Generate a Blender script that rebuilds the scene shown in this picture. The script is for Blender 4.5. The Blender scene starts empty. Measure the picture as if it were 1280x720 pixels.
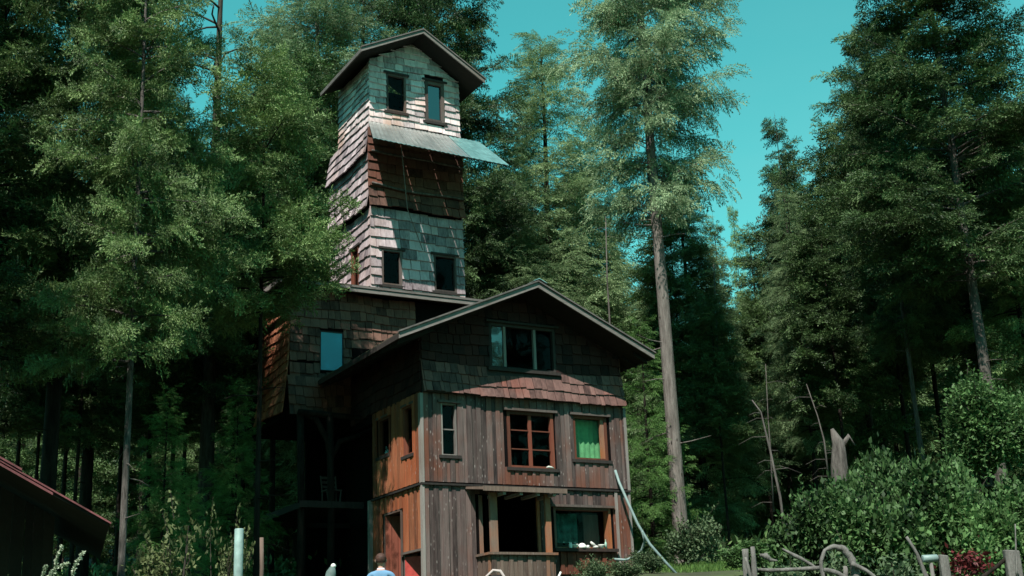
import bpy, math, random
import numpy as np
from math import radians, sin, cos, pi
from mathutils import Vector, Matrix

# ------------------------------------------------------------------ camera, world, sun, exposure
scene = bpy.context.scene
COL = scene.collection
F = 1621.0; PITCH = radians(16.8); ROLL = radians(2.35)
_f = np.array([0, cos(PITCH), sin(PITCH)]); _u0 = np.array([0, -sin(PITCH), cos(PITCH)]); _r0 = np.array([1., 0, 0])
_r = cos(ROLL)*_r0 - sin(ROLL)*_u0; _u = sin(ROLL)*_r0 + cos(ROLL)*_u0
CAM = np.array([0, 0, 1.6])
cam = bpy.data.cameras.new('camera'); co = bpy.data.objects.new('camera', cam); COL.objects.link(co)
cam.sensor_width = 36; cam.lens = 36*F/1280; cam.clip_end = 3000; cam.clip_start = 0.1
m = Matrix(((_r[0], _u[0], -_f[0]), (_r[1], _u[1], -_f[1]), (_r[2], _u[2], -_f[2]))).to_4x4()
m.translation = Vector(CAM); co.matrix_world = m
scene.camera = co

A = radians(29.5)                                   # the house's turn
SUN_L = np.array([-0.95, -1.0, 1.9])               # towards the sun, in house axes
SUN_W = np.array([SUN_L[0]*cos(A)-SUN_L[1]*sin(A), SUN_L[0]*sin(A)+SUN_L[1]*cos(A), SUN_L[2]])
SUN_W /= np.linalg.norm(SUN_W)
elev = math.asin(SUN_W[2]); azim = math.atan2(SUN_W[0], SUN_W[1])
world = bpy.data.worlds.new('World'); scene.world = world; world.use_nodes = True
wn = world.node_tree; bg = wn.nodes['Background']
sky = wn.nodes.new('ShaderNodeTexSky'); sky.sky_type = 'NISHITA'; sky.sun_disc = False
sky.sun_elevation = elev; sky.sun_rotation = azim; sky.air_density = 1.0; sky.dust_density = 0.0; sky.ozone_density = 1.0
tint = wn.nodes.new('ShaderNodeMixRGB'); tint.blend_type = 'MULTIPLY'; tint.inputs[0].default_value = 1
tint.inputs[2].default_value = (0.42, 1.64, 1.02, 1)
wn.links.new(sky.outputs[0], tint.inputs[1])
tcw = wn.nodes.new('ShaderNodeTexCoord'); sep = wn.nodes.new('ShaderNodeSeparateXYZ'); wn.links.new(tcw.outputs['Generated'], sep.inputs[0])
mpw = wn.nodes.new('ShaderNodeMapping'); mpw.inputs['Scale'].default_value = (1.6, 1.6, 5); wn.links.new(tcw.outputs['Generated'], mpw.inputs[0])
nzw = wn.nodes.new('ShaderNodeTexNoise'); nzw.inputs['Scale'].default_value = 1.6; nzw.inputs['Detail'].default_value = 6; wn.links.new(mpw.outputs[0], nzw.inputs['Vector'])
lowr = wn.nodes.new('ShaderNodeMapRange'); lowr.inputs['From Min'].default_value = .52; lowr.inputs['From Max'].default_value = .26; wn.links.new(sep.outputs['Z'], lowr.inputs['Value'])
nr = wn.nodes.new('ShaderNodeMapRange'); nr.inputs['From Min'].default_value = .35; nr.inputs['From Max'].default_value = .7; nr.inputs['To Max'].default_value = .55; wn.links.new(nzw.outputs['Fac'], nr.inputs['Value'])
mu = wn.nodes.new('ShaderNodeMath'); mu.operation = 'MULTIPLY'; wn.links.new(lowr.outputs[0], mu.inputs[0]); wn.links.new(nr.outputs[0], mu.inputs[1])
cl = wn.nodes.new('ShaderNodeMixRGB'); wn.links.new(mu.outputs[0], cl.inputs[0]); wn.links.new(tint.outputs[0], cl.inputs[1]); cl.inputs[2].default_value = (1.7, 4.0, 4.1, 1)
wn.links.new(cl.outputs[0], bg.inputs[0]); bg.inputs[1].default_value = 0.086
sl = bpy.data.lights.new('sun', 'SUN'); sl.energy = 5.0; sl.angle = radians(0.5); sl.color = (1.0, 0.95, 0.88)
so = bpy.data.objects.new('sun', sl); COL.objects.link(so)
so.rotation_euler = Vector(SUN_W).to_track_quat('Z', 'Y').to_euler(); so.location = (0, -20, 60)
scene.view_settings.view_transform = 'Standard'; scene.view_settings.look = 'None'
scene.view_settings.exposure = 0.85; scene.view_settings.gamma = 1; scene.view_settings.use_curve_mapping = False
scene.cycles.max_bounces = 5; scene.cycles.diffuse_bounces = 2; scene.cycles.glossy_bounces = 2
scene.cycles.transmission_bounces = 3; scene.cycles.transparent_max_bounces = 6; scene.cycles.use_adaptive_sampling = True
scene.cycles.use_denoising = True

def at(px, py, Y):
    d = _f + _r*(px-640)/F + _u*(360-py)/F
    return CAM + d*(Y/d[1])
O = at(529, 604, 38.0); O[2] = 0
def wor(x, y, z): return np.array([O[0]+x*cos(A)-y*sin(A), O[1]+x*sin(A)+y*cos(A), z])

def gz(x, y):
    xs = [-400, -30, 0, 15, 18, 23.5, 30, 38, 45, 60, 100, 150, 250, 600]
    zs = [-8, -1, 0, 1.0, 1.35, 2.08, 3.1, 4.3, 5.0, 6.2, 9, 24, 55, 130]
    return float(np.interp(y, xs, zs))

# ------------------------------------------------------------------ helpers
def tag(o, label=None, cat=None, group=None, kind=None):
    if label: o['label'] = label
    if cat: o['category'] = cat
    if group: o['group'] = group
    if kind: o['kind'] = kind
    return o
def empty(name, loc, rz=0, label=None, cat=None, group=None):
    o = bpy.data.objects.new(name, None); COL.objects.link(o); o.location = Vector(loc); o.rotation_euler = (0, 0, rz)
    o.empty_display_size = .2
    return tag(o, label, cat, group)

class MB:
    def __init__(s): s.v = []; s.f = []; s.r = []; s.off = Vector((0, 0, 0))
    def add(s, vs, fs, r=0.5):
        b = len(s.v); s.v += [tuple(v) for v in vs]; s.f += [tuple(b+i for i in f) for f in fs]; s.r += [r]*len(fs)
    def hexa(s, p, r=0.5):     # 8 points: bottom 4 ccw, top 4 ccw
        s.add(p, [(3,2,1,0),(4,5,6,7),(0,1,5,4),(1,2,6,5),(2,3,7,6),(3,0,4,7)], r)
    def box(s, x0, x1, y0, y1, z0, z1, r=0.5):
        s.hexa([(x0,y0,z0),(x1,y0,z0),(x1,y1,z0),(x0,y1,z0),(x0,y0,z1),(x1,y0,z1),(x1,y1,z1),(x0,y1,z1)], r)
    def tube(s, pts, rad, n=8, r=0.5, cap=True):
        pts = [np.array(p, float) for p in pts]
        if not hasattr(rad, '__len__'): rad = [rad]*len(pts)
        b = len(s.v); up = np.array([0.13, 0.37, 0.92])
        for i, p in enumerate(pts):
            t = pts[min(i+1, len(pts)-1)]-pts[max(i-1, 0)]; t = t/(np.linalg.norm(t)+1e-9)
            a = np.cross(t, up)
            if np.linalg.norm(a) < .15: a = np.cross(t, np.array([1., 0, 0]))
            a /= np.linalg.norm(a); c = np.cross(t, a)
            for k in range(n):
                q = p+rad[i]*(a*cos(2*pi*k/n)+c*sin(2*pi*k/n)); s.v.append(tuple(q))
        for i in range(len(pts)-1):
            for k in range(n):
                s.f.append((b+i*n+k, b+i*n+(k+1) % n, b+(i+1)*n+(k+1) % n, b+(i+1)*n+k)); s.r.append(r)
        if cap:
            s.f.append(tuple(b+k for k in range(n))[::-1]); s.r.append(r)
            s.f.append(tuple(b+(len(pts)-1)*n+k for k in range(n))); s.r.append(r)
    def build(s, name, mat, parent=None, smooth=False, bevel=0):
        me = bpy.data.meshes.new(name); me.from_pydata(s.v, [], s.f)
        at_ = me.attributes.new('rnd', 'FLOAT', 'FACE'); at_.data.foreach_set('value', np.array(s.r, dtype=np.float32))
        if smooth: me.polygons.foreach_set('use_smooth', [True]*len(me.polygons))
        me.update(); me.materials.append(mat)
        o = bpy.data.objects.new(name, me); COL.objects.link(o)
        if parent: o.parent = parent
        if bevel:
            md = o.modifiers.new('bevel', 'BEVEL'); md.width = bevel; md.segments = 1; md.limit_method = 'ANGLE'
        return o

class Plane:      # a wall plane in house axes: u along, w outward, z up
    def __init__(s, ox, oy, ud, nd): s.o = (ox, oy); s.u = ud; s.n = nd
    def P(s, u, w, z): return (s.o[0]+s.u[0]*u+s.n[0]*w, s.o[1]+s.u[1]*u+s.n[1]*w, z-HZ)
    def box(s, mb, u0, u1, w0, w1, z0, z1, r=.5, zt=None):
        zt = zt or (z1, z1)
        p = [s.P(u0,w1,z0), s.P(u1,w1,z0), s.P(u1,w0,z0), s.P(u0,w0,z0), s.P(u0,w1,zt[0]), s.P(u1,w1,zt[1]), s.P(u1,w0,zt[1]), s.P(u0,w0,zt[0])]
        mb.hexa(p, r)
HZ = 4.2
FR = Plane(0, 0, (1, 0), (0, -1))        # house front: u = X
LF = Plane(0, 0, (0, 1), (-1, 0))        # left face: u = Y

# ------------------------------------------------------------------ materials
def mat(name):
    mt = bpy.data.materials.new(name); mt.use_nodes = True
    return mt, mt.node_tree, mt.node_tree.nodes['Principled BSDF']
def N(nt, t, **kw):
    n = nt.nodes.new(t)
    for k, v in kw.items(): setattr(n, k, v)
    return n
def ramp(nt, fac, stops):
    n = N(nt, 'ShaderNodeValToRGB'); e = n.color_ramp.elements
    while len(e) < len(stops): e.new(0.5)
    for i, (p, c) in enumerate(stops): e[i].position = p; e[i].color = (*c, 1)
    nt.links.new(fac, n.inputs[0]); return n.outputs[0]
def noise(nt, scale=(1, 1, 1), detail=4, rough=.6, s=1.0, seedoff=(0, 0, 0), vec='Object'):
    tc = N(nt, 'ShaderNodeTexCoord'); mp = N(nt, 'ShaderNodeMapping'); mp.inputs['Scale'].default_value = scale; mp.inputs['Location'].default_value = seedoff
    nt.links.new(tc.outputs[vec], mp.inputs[0]); n = N(nt, 'ShaderNodeTexNoise'); n.inputs['Scale'].default_value = s
    n.inputs['Detail'].default_value = detail; n.inputs['Roughness'].default_value = rough
    nt.links.new(mp.outputs[0], n.inputs['Vector']); return n.outputs['Fac'], mp.outputs[0]
def mixc(nt, fac, a, b, mode='MIX'):
    n = N(nt, 'ShaderNodeMixRGB', blend_type=mode)
    for i, x in ((0, fac), (1, a), (2, b)):
        if hasattr(x, 'is_linked') or hasattr(x, 'links'): nt.links.new(x, n.inputs[i])
        elif i == 0: n.inputs[0].default_value = x
        else: n.inputs[i].default_value = (*x, 1)
    return n.outputs[0]
def mathn(nt, op, a, b):
    n = N(nt, 'ShaderNodeMath', operation=op)
    for i, x in ((0, a), (1, b)):
        if hasattr(x, 'links'): nt.links.new(x, n.inputs[i])
        else: n.inputs[i].default_value = x
    return n.outputs[0]
def dk(c, k=.82): return tuple(x*k for x in c)
def wood(name, c0, c1, red, red_lo=.5, red_hi=.7, grain=(14, 14, 1.3), knots=0.0, rough=.85, patch=.45):
    c0, c1, red = dk(c0), dk(c1), dk(red)
    mt, nt, b = mat(name)
    g, _ = noise(nt, grain, 5, .65, 1.0)
    rn = N(nt, 'ShaderNodeAttribute', attribute_name='rnd').outputs['Fac']
    f = mathn(nt, 'ADD', mathn(nt, 'MULTIPLY', g, .75), mathn(nt, 'MULTIPLY', rn, .5))
    base = ramp(nt, f, [(.25, c0), (.85, c1)])
    ln, _ = noise(nt, (patch, patch, patch*.8), 3, .6, 1.0, (3, 1, 7))
    rf = mathn(nt, 'ADD', ln, mathn(nt, 'MULTIPLY', mathn(nt, 'SUBTRACT', rn, .5), .16))
    rr = N(nt, 'ShaderNodeMapRange'); rr.inputs['From Min'].default_value = red_lo; rr.inputs['From Max'].default_value = red_hi
    nt.links.new(rf, rr.inputs['Value'])
    redv = mixc(nt, 1.0, red, mixc(nt, 1, ramp(nt, f, [(.2, (.55, .55, .55)), (.9, (1.25, 1.25, 1.25))]), (1, 1, 1), 'MULTIPLY'), 'MULTIPLY')
    c = mixc(nt, rr.outputs[0], base, redv)
    if knots:
        v = N(nt, 'ShaderNodeTexVoronoi'); v.inputs['Scale'].default_value = 1.0
        tc = N(nt, 'ShaderNodeTexCoord'); mp = N(nt, 'ShaderNodeMapping'); mp.inputs['Scale'].default_value = (11, 11, 4.2)
        nt.links.new(tc.outputs['Object'], mp.inputs[0]); nt.links.new(mp.outputs[0], v.inputs['Vector'])
        k = N(nt, 'ShaderNodeMapRange'); k.inputs['From Min'].default_value = .24; k.inputs['From Max'].default_value = .10
        k.inputs['To Max'].default_value = knots
        nt.links.new(v.outputs['Distance'], k.inputs['Value'])
        sp, _ = noise(nt, (1.1, 1.1, 1.1), 2, .5, 1.0, (9, 9, 2))
        sel = N(nt, 'ShaderNodeMapRange'); sel.inputs['From Min'].default_value = .44; sel.inputs['From Max'].default_value = .54; nt.links.new(sp, sel.inputs['Value'])
        c = mixc(nt, mathn(nt, 'MULTIPLY', k.outputs[0], sel.outputs[0]), c, (.34, .30, .28))
    nt.links.new(c, b.inputs['Base Color']); b.inputs['Roughness'].default_value = rough; b.inputs['Specular IOR Level'].default_value = .25
    bp = N(nt, 'ShaderNodeBump'); bp.inputs['Strength'].default_value = .5; bp.inputs['Distance'].default_value = .03
    nt.links.new(g, bp.inputs['Height']); nt.links.new(bp.outputs[0], b.inputs['Normal'])
    return mt
def plain(name, c, rough=.7, metal=0, spec=.3, var=.25, sc=6, emit=None):
    c = dk(c)
    mt, nt, b = mat(name)
    g, _ = noise(nt, (sc, sc, sc), 4, .6, 1.0)
    lo = tuple(x*(1-var) for x in c); hi = tuple(min(1, x*(1+var)) for x in c)
    nt.links.new(ramp(nt, g, [(.3, lo), (.7, hi)]), b.inputs['Base Color'])
    b.inputs['Roughness'].default_value = rough; b.inputs['Metallic'].default_value = metal; b.inputs['Specular IOR Level'].default_value = spec
    return mt
def glass(name, tintc=(.75, .85, .85), refl=1.4, rough=.02, mixmax=1.0):
    mt = bpy.data.materials.new(name); mt.use_nodes = True; nt = mt.node_tree; nt.nodes.remove(nt.nodes['Principled BSDF'])
    out = nt.nodes['Material Output']; lw = N(nt, 'ShaderNodeLayerWeight'); lw.inputs[0].default_value = .5; f0 = ((refl-1)/(refl+1))**2
    frv = mathn(nt, 'ADD', mathn(nt, 'MULTIPLY', mathn(nt, 'POWER', lw.outputs['Facing'], 5.0), 1-f0), f0)
    t = N(nt, 'ShaderNodeBsdfTransparent'); t.inputs[0].default_value = (*tintc, 1)
    g = N(nt, 'ShaderNodeBsdfGlossy'); g.inputs['Roughness'].default_value = rough
    ns, _ = noise(nt, (1.5, 1.5, 1.5), 2, .5); bp = N(nt, 'ShaderNodeBump'); bp.inputs['Strength'].default_value = .12; bp.inputs['Distance'].default_value = .02
    nt.links.new(ns, bp.inputs['Height']); nt.links.new(bp.outputs[0], g.inputs['Normal'])
    mx = N(nt, 'ShaderNodeMixShader'); nt.links.new(frv, mx.inputs[0]); nt.links.new(t.outputs[0], mx.inputs[1]); nt.links.new(g.outputs[0], mx.inputs[2])
    nt.links.new(mx.outputs[0], out.inputs[0]); return mt
def leafmat(name, c0, c1, trans=.25, scale=.5, rough=.55, spec=.25):
    mt, nt, b = mat(name)
    rn = N(nt, 'ShaderNodeAttribute', attribute_name='rnd').outputs['Fac']
    oi = N(nt, 'ShaderNodeObjectInfo').outputs['Random']
    n1, _ = noise(nt, (scale,)*3, 3, .6)
    f = mathn(nt, 'ADD', mathn(nt, 'MULTIPLY', rn, .5), mathn(nt, 'ADD', mathn(nt, 'MULTIPLY', n1, .6), mathn(nt, 'MULTIPLY', mathn(nt, 'SUBTRACT', oi, .5), .25)))
    c = ramp(nt, f, [(.25, c0), (.85, c1)])
    nt.links.new(c, b.inputs['Base Color']); b.inputs['Roughness'].default_value = rough; b.inputs['Specular IOR Level'].default_value = spec
    tr = N(nt, 'ShaderNodeBsdfTranslucent'); nt.links.new(c, tr.inputs[0]); mx = N(nt, 'ShaderNodeMixShader'); mx.inputs[0].default_value = trans
    out = nt.nodes['Material Output']; nt.links.new(b.outputs[0], mx.inputs[1]); nt.links.new(tr.outputs[0], mx.inputs[2]); nt.links.new(mx.outputs[0], out.inputs[0])
    return mt
def bark(name, c0, c1, knots=False):
    mt, nt, b = mat(name)
    g, _ = noise(nt, (7, 7, 1.4), 6, .7); c = ramp(nt, g, [(.32, c0), (.68, c1)])
    l, _ = noise(nt, (1.2, 1.2, .35), 2, .5, 1, (5, 5, 5)); c = mixc(nt, mathn(nt, 'MULTIPLY', l, .5), c, tuple(x*.5 for x in c0))
    if knots:
        v = N(nt, 'ShaderNodeTexVoronoi'); tc = N(nt, 'ShaderNodeTexCoord'); mp = N(nt, 'ShaderNodeMapping'); mp.inputs['Scale'].default_value = (2.2, 2.2, 1.1)
        v.inputs['Scale'].default_value = 1.3; nt.links.new(tc.outputs['Object'], mp.inputs[0]); nt.links.new(mp.outputs[0], v.inputs['Vector'])
        k = N(nt, 'ShaderNodeMapRange'); k.inputs['From Min'].default_value = .16; k.inputs['From Max'].default_value = .1
        nt.links.new(v.outputs['Distance'], k.inputs['Value']); c = mixc(nt, k.outputs[0], c, (.02, .018, .015))
    nt.links.new(c, b.inputs['Base Color']); b.inputs['Roughness'].default_value = .95; b.inputs['Specular IOR Level'].default_value = .1
    bp = N(nt, 'ShaderNodeBump'); bp.inputs['Strength'].default_value = .8; bp.inputs['Distance'].default_value = .06
    nt.links.new(g, bp.inputs['Height']); nt.links.new(bp.outputs[0], b.inputs['Normal'])
    return mt

M = {}
M['siding'] = wood('weathered_siding', (.016, .010, .010), (.165, .122, .112), (.13, .048, .030), .46, .66, knots=.5)
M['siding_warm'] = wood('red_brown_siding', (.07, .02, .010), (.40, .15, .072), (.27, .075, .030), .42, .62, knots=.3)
M['siding_bay'] = wood('bay_siding', (.05, .032, .026), (.20, .145, .115), (.30, .10, .036), .48, .66, knots=.2)
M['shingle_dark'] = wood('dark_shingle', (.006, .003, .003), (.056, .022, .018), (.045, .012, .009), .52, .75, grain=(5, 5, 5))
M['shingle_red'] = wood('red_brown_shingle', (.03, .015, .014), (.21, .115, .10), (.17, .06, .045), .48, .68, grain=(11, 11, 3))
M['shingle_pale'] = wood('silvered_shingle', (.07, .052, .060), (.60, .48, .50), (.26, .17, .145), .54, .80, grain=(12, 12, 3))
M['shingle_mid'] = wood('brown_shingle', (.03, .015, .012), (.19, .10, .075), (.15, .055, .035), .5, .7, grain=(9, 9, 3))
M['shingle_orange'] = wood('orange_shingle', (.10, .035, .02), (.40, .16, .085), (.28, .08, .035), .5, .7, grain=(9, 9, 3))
M['frame_red'] = wood('red_window_wood', (.05, .018, .011), (.19, .062, .036), (.15, .04, .024), .5, .7)
M['frame_grey'] = wood('grey_window_wood', (.03, .023, .021), (.13, .105, .095), (.09, .05, .035), .5, .7)
M['frame_pale'] = wood('pale_window_wood', (.08, .07, .065), (.28, .25, .23), (.15, .10, .08), .6, .9)
M['trim_dark'] = wood('dark_trim', (.012, .010, .009), (.05, .042, .038), (.06, .025, .018), .55, .8)
M['fascia'] = wood('silver_rake_board', (.04, .036, .034), (.21, .185, .172), (.10, .07, .055), .6, .9, grain=(3, 3, 9))
M['roof_top'] = wood('mossy_roof_shake', (.03, .028, .02), (.10, .09, .07), (.06, .07, .03), .5, .7, grain=(4, 4, 4))
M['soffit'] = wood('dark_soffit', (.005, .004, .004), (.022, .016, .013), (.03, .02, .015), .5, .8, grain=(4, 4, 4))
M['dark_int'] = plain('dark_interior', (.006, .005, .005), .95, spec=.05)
M['glass'] = glass('window_glass', (.8, .84, .82), 1.19)
M['glass_sky'] = glass('mirror_like_glass', (.25, .45, .5), 2.6, .03)
M['curtain'] = plain('green_curtain', (.16, .44, .20), .9, var=.2)
M['teal_cloth'] = plain('teal_cloth', (.012, .10, .085), .9, var=.7, sc=5)
M['metal'] = plain('corrugated_metal', (.62, .66, .64), .33, .85, .5, .22, 2.5)
M['metal_teal'] = plain('teal_metal', (.30, .52, .50), .35, .7, .5, .3, 2.5)
M['bark_dark'] = bark('dark_bark', (.008, .006, .005), (.035, .028, .023))
M['bark_grey'] = bark('grey_bark', (.085, .072, .064), (.235, .205, .185), True)
M['bark_mid'] = bark('brown_grey_bark', (.02, .016, .013), (.085, .074, .062))
M['dead'] = bark('bleached_deadwood', (.05, .044, .04), (.19, .17, .155))
M['fir'] = leafmat('fir_needles', (.010, .024, .010), (.18, .28, .095), .15)
M['fir_b'] = leafmat('dark_fir_needles', (.008, .020, .008), (.12, .20, .07), .15)
M['khaki'] = leafmat('pale_hemlock_needles', (.05, .085, .04), (.27, .37, .20), .3)
M['cedar'] = leafmat('cedar_sprays', (.05, .09, .04), (.29, .40, .19), .3)
M['bright'] = leafmat('young_hemlock_needles', (.03, .08, .015), (.17, .32, .09), .25)
M['shrub'] = leafmat('shrub_leaf', (.008, .020, .008), (.12, .23, .075), .3, 1.6, .55, .2)
M['shrub_pale'] = leafmat('pale_shrub_leaf', (.03, .06, .03), (.13, .18, .09), .25, 1.2, .6, .15)
M['grass'] = leafmat('grass_blade', (.03, .07, .015), (.12, .22, .05), .3, 1.2)

def ground_mat():
    mt, nt, b = mat('forest_floor')
    n, _ = noise(nt, (.35,)*3, 6, .65); n2, _ = noise(nt, (3,)*3, 5, .7)
    c = ramp(nt, n, [(.35, (.022, .018, .012)), (.5, (.035, .045, .015)), (.65, (.05, .08, .02))])
    c = mixc(nt, .5, c, ramp(nt, n2, [(.3, (.4, .4, .4)), (.7, (1.3, 1.3, 1.3))]), 'MULTIPLY')
    nt.links.new(c, b.inputs['Base Color']); b.inputs['Roughness'].default_value = .95
    bp = N(nt, 'ShaderNodeBump'); bp.inputs['Strength'].default_value = .7; bp.inputs['Distance'].default_value = .15
    nt.links.new(n2, bp.inputs['Height']); nt.links.new(bp.outputs[0], b.inputs['Normal']); return mt
M['ground'] = ground_mat()

# ------------------------------------------------------------------ ground
mb = MB()
gx = np.concatenate([np.linspace(-900, -80, 8), np.linspace(-70, 70, 57), np.linspace(80, 900, 8)])
gy = np.concatenate([np.linspace(-400, -40, 6), np.linspace(-36, 110, 74), np.linspace(125, 1600, 14)])
rg = random.Random(3)
vs = [(x, y, gz(x, y)+(rg.uniform(-.07, .07) if 5 < y < 110 else 0)) for y in gy for x in gx]
n = len(gx)
mb.add(vs, [(j*n+i, j*n+i+1, (j+1)*n+i+1, (j+1)*n+i) for j in range(len(gy)-1) for i in range(n-1)])
tag(mb.build('ground', M['ground'], smooth=True), kind='structure')

# ------------------------------------------------------------------ house
random.seed(11)
house = empty('timber_house', (O[0], O[1], HZ), A, 'tall ramshackle timber house with a shingled lookout tower and bay window', 'house')
bfirst = True
def strips(u0, u1, holes, prof=None, peaks=()):
    cuts = sorted(set([u0, u1]+[h[0] for h in holes]+[h[1] for h in holes]+list(peaks)))
    return [(a, b) for a, b in zip(cuts, cuts[1:]) if b-a > 1e-4 and a >= u0-1e-6 and b <= u1+1e-6]
def wall_core(mb, pl, u0, u1, z0, top, holes, w0=-.14, w1=0.0, peaks=()):
    for a, b in strips(u0, u1, holes, peaks=peaks):
        z = z0
        for h in sorted([h for h in holes if h[0] < b-1e-4 and h[1] > a+1e-4], key=lambda h: h[2]):
            if h[2] > z+1e-4: pl.box(mb, a, b, w0, w1, z, h[2])
            z = max(z, h[3])
        ta, tb = top(a), top(b)
        if min(ta, tb) > z or max(ta, tb) > z+.01: pl.box(mb, a, b, w0, w1, z, 0, zt=(max(ta, z), max(tb, z)))
def siding(mb, pl, u0, u1, z0, z1, holes, wbase=0.0, bw=.15, thick=(.028, .07), ragtop=.0):
    u = u0; k = 0
    while u < u1-.01:
        w = min(bw*random.uniform(.75, 1.3), u1-u); t = random.uniform(thick[0], thick[0]+.012) if k % 2 else random.uniform(thick[1]-.018, thick[1])
        a, b = u+.004, u+w-.004; r = random.random()
        zt = z1-random.uniform(0, ragtop); z = z0
        hs = sorted([h for h in holes if h[0] < b-.02 and h[1] > a+.02], key=lambda h: h[2])
        segs = []
        for h in hs:
            if h[2] > z: segs.append((z, h[2]))
            z = max(z, h[3])
        if zt > z: segs.append((z, zt))
        for (p, q) in segs:
            aa, bb = a, b
            pl.box(mb, aa, bb, wbase+.002, wbase+t, p, q, r)
        u += w; k += 1
def shingles(mb, pl, u0, u1, z0, z1, holes, prof=None, course=.36, wid=(.14, .34), wbase=0.0, flare=None, sag=.04, ulim=None, lip=.062):
    """courses of split shakes, each a thin tilted box; flare(z) gives the outward offset"""
    fl = flare or (lambda z: 0.0); nrow = max(1, int(round((z1-z0)/course))); ch = (z1-z0)/nrow
    ph = random.uniform(0, 6)
    for i in range(nrow):
        zb = z0+i*ch; zt = min(z1, zb+ch*1.12); u = u0-random.uniform(0, .2); cand = []
        hr = [h for h in holes if h[2] < zb+ch*.8 and h[3] > zb+ch*.12]
        while u < u1-.005:
            w = random.uniform(*wid); a = max(u, u0); b = min(u+w-random.uniform(.006, .026), u1); u += w
            pieces = [(a, b)]
            for h in hr:
                nx = []
                for (c, d) in pieces:
                    if h[0] < d and h[1] > c:
                        if c < h[0]: nx.append((c, h[0]))
                        if d > h[1]: nx.append((h[1], d))
                    else: nx.append((c, d))
                pieces = nx
            cand += [q for q in pieces if q[1]-q[0] > .012]
        for a, b in cand:
            mid = (a+b)/2
            dz = sag*sin(mid*1.7+ph+i*.6)+random.uniform(-.022, .022)
            p, q = zb+dz, zt+dz
            for h in holes:
                if h[0] < mid < h[1]:
                    if p < h[3] < q: p = h[3]
                    elif p < h[2] < q: q = h[2]
            if q-p < .02: continue
            ta = tb = q
            if prof:
                ta, tb = min(q, prof(a)), min(q, prof(b))
                if max(ta, tb) < p+.03: continue
                ta, tb = max(ta, p+.01), max(tb, p+.01)
            r = random.random(); o0 = wbase+fl(p)+lip+random.uniform(0, .015); o1 = wbase+fl(q)+.012
            ib0, ib1 = wbase+fl(p)+.002, wbase+fl(q)+.001
            tl = random.uniform(-.014, .014); ob = o0+random.uniform(-.012, .012)
            mb.hexa([pl.P(a, o0, p+tl), pl.P(b, ob, p-tl), pl.P(b, ib0, p-tl), pl.P(a, ib0, p+tl), pl.P(a, o1, ta), pl.P(b, o1, tb), pl.P(b, ib1, tb), pl.P(a, ib1, ta)], r)

def window(pl, u0, u1, z0, z1, fmat, cols=1, rows=1, name='window', fw=.07, glassm=None, depth=.11, head=.1, sill=.12, label=None, side=None, mull=.045, wbase=0.0, parent=None):
    mb = MB()
    d0 = wbase-depth
    for a, b in ((u0, u0+fw), (u1-fw, u1)): pl.box(mb, a, b, d0, wbase+.035, z0, z1, random.random())
    pl.box(mb, u0+fw, u1-fw, d0, wbase+.03, z1-fw, z1, random.random()); pl.box(mb, u0+fw, u1-fw, d0, wbase+.03, z0, z0+fw*.7, random.random())
    o = mb.build(name, fmat, parent or house)
    if label: o['label'] = label
    if cols*rows > 1:
        mb = MB()
        for i in range(1, cols):
            c = u0+(u1-u0)*i/cols; pl.box(mb, c-mull*1.2, c+mull*1.2, d0+.03, wbase-.01, z0+fw*.7, z1-fw, .8)
        for j in range(1, rows):
            c = z0+(z1-z0)*j/rows; pl.box(mb, u0+fw, u1-fw, d0+.035, wbase-.025, c-mull*.4, c+mull*.4, .3)
        mb.build('mullion', fmat, o)
    if sill:
        mb = MB(); pl.box(mb, u0-.1, u1+.1, wbase+.0, wbase+sill, z0-.1, z0-.004, .4); mb.build('sill', M['trim_dark'], o)
    if head:
        mb = MB(); pl.box(mb, u0-.12, u1+.12, wbase+.0, wbase+head+.03, z1+.002, z1+.075, .6); mb.build('head_board', M['trim_dark'] if z0 > 10.5 else M['frame_grey'], o)
    if glassm is not False:
        mb = MB(); c = d0+.045; mb.add([pl.P(u0+fw, c, z0+fw*.7), pl.P(u1-fw, c, z0+fw*.7), pl.P(u1-fw, c, z1-fw), pl.P(u0+fw, c, z1-fw)], [(0, 1, 2, 3)])
        mb.build('pane', glassm or M['glass'], o)
    return o

W = 7.15; PK = 3.57
def gable_top(u): return 11.93+(13.32-11.93)*(u/PK) if u < PK else 13.32-(13.32-11.75)*((u-PK)/(W-PK))
front_low = [(1.8, 3.8, 5.15, 6.95), (4.38, 6.46, 5.38, 6.64)]
front_up = [(.61, 1.13, 8.07, 9.65), (2.87, 4.52, 7.8, 9.56), (5.24, 6.51, 8.15, 9.56)]
front_gab = [(2.34, 4.74, 10.88, 12.33)]
left_low = [(1.5, 2.83, 4.45, 6.67), (.12, 1.38, 3.9, 5.27)]
left_up = [(2.31, 3.19, 8.48, 9.68), (.57, 1.27, 8.2, 9.7)]
BK = 3.64
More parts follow.
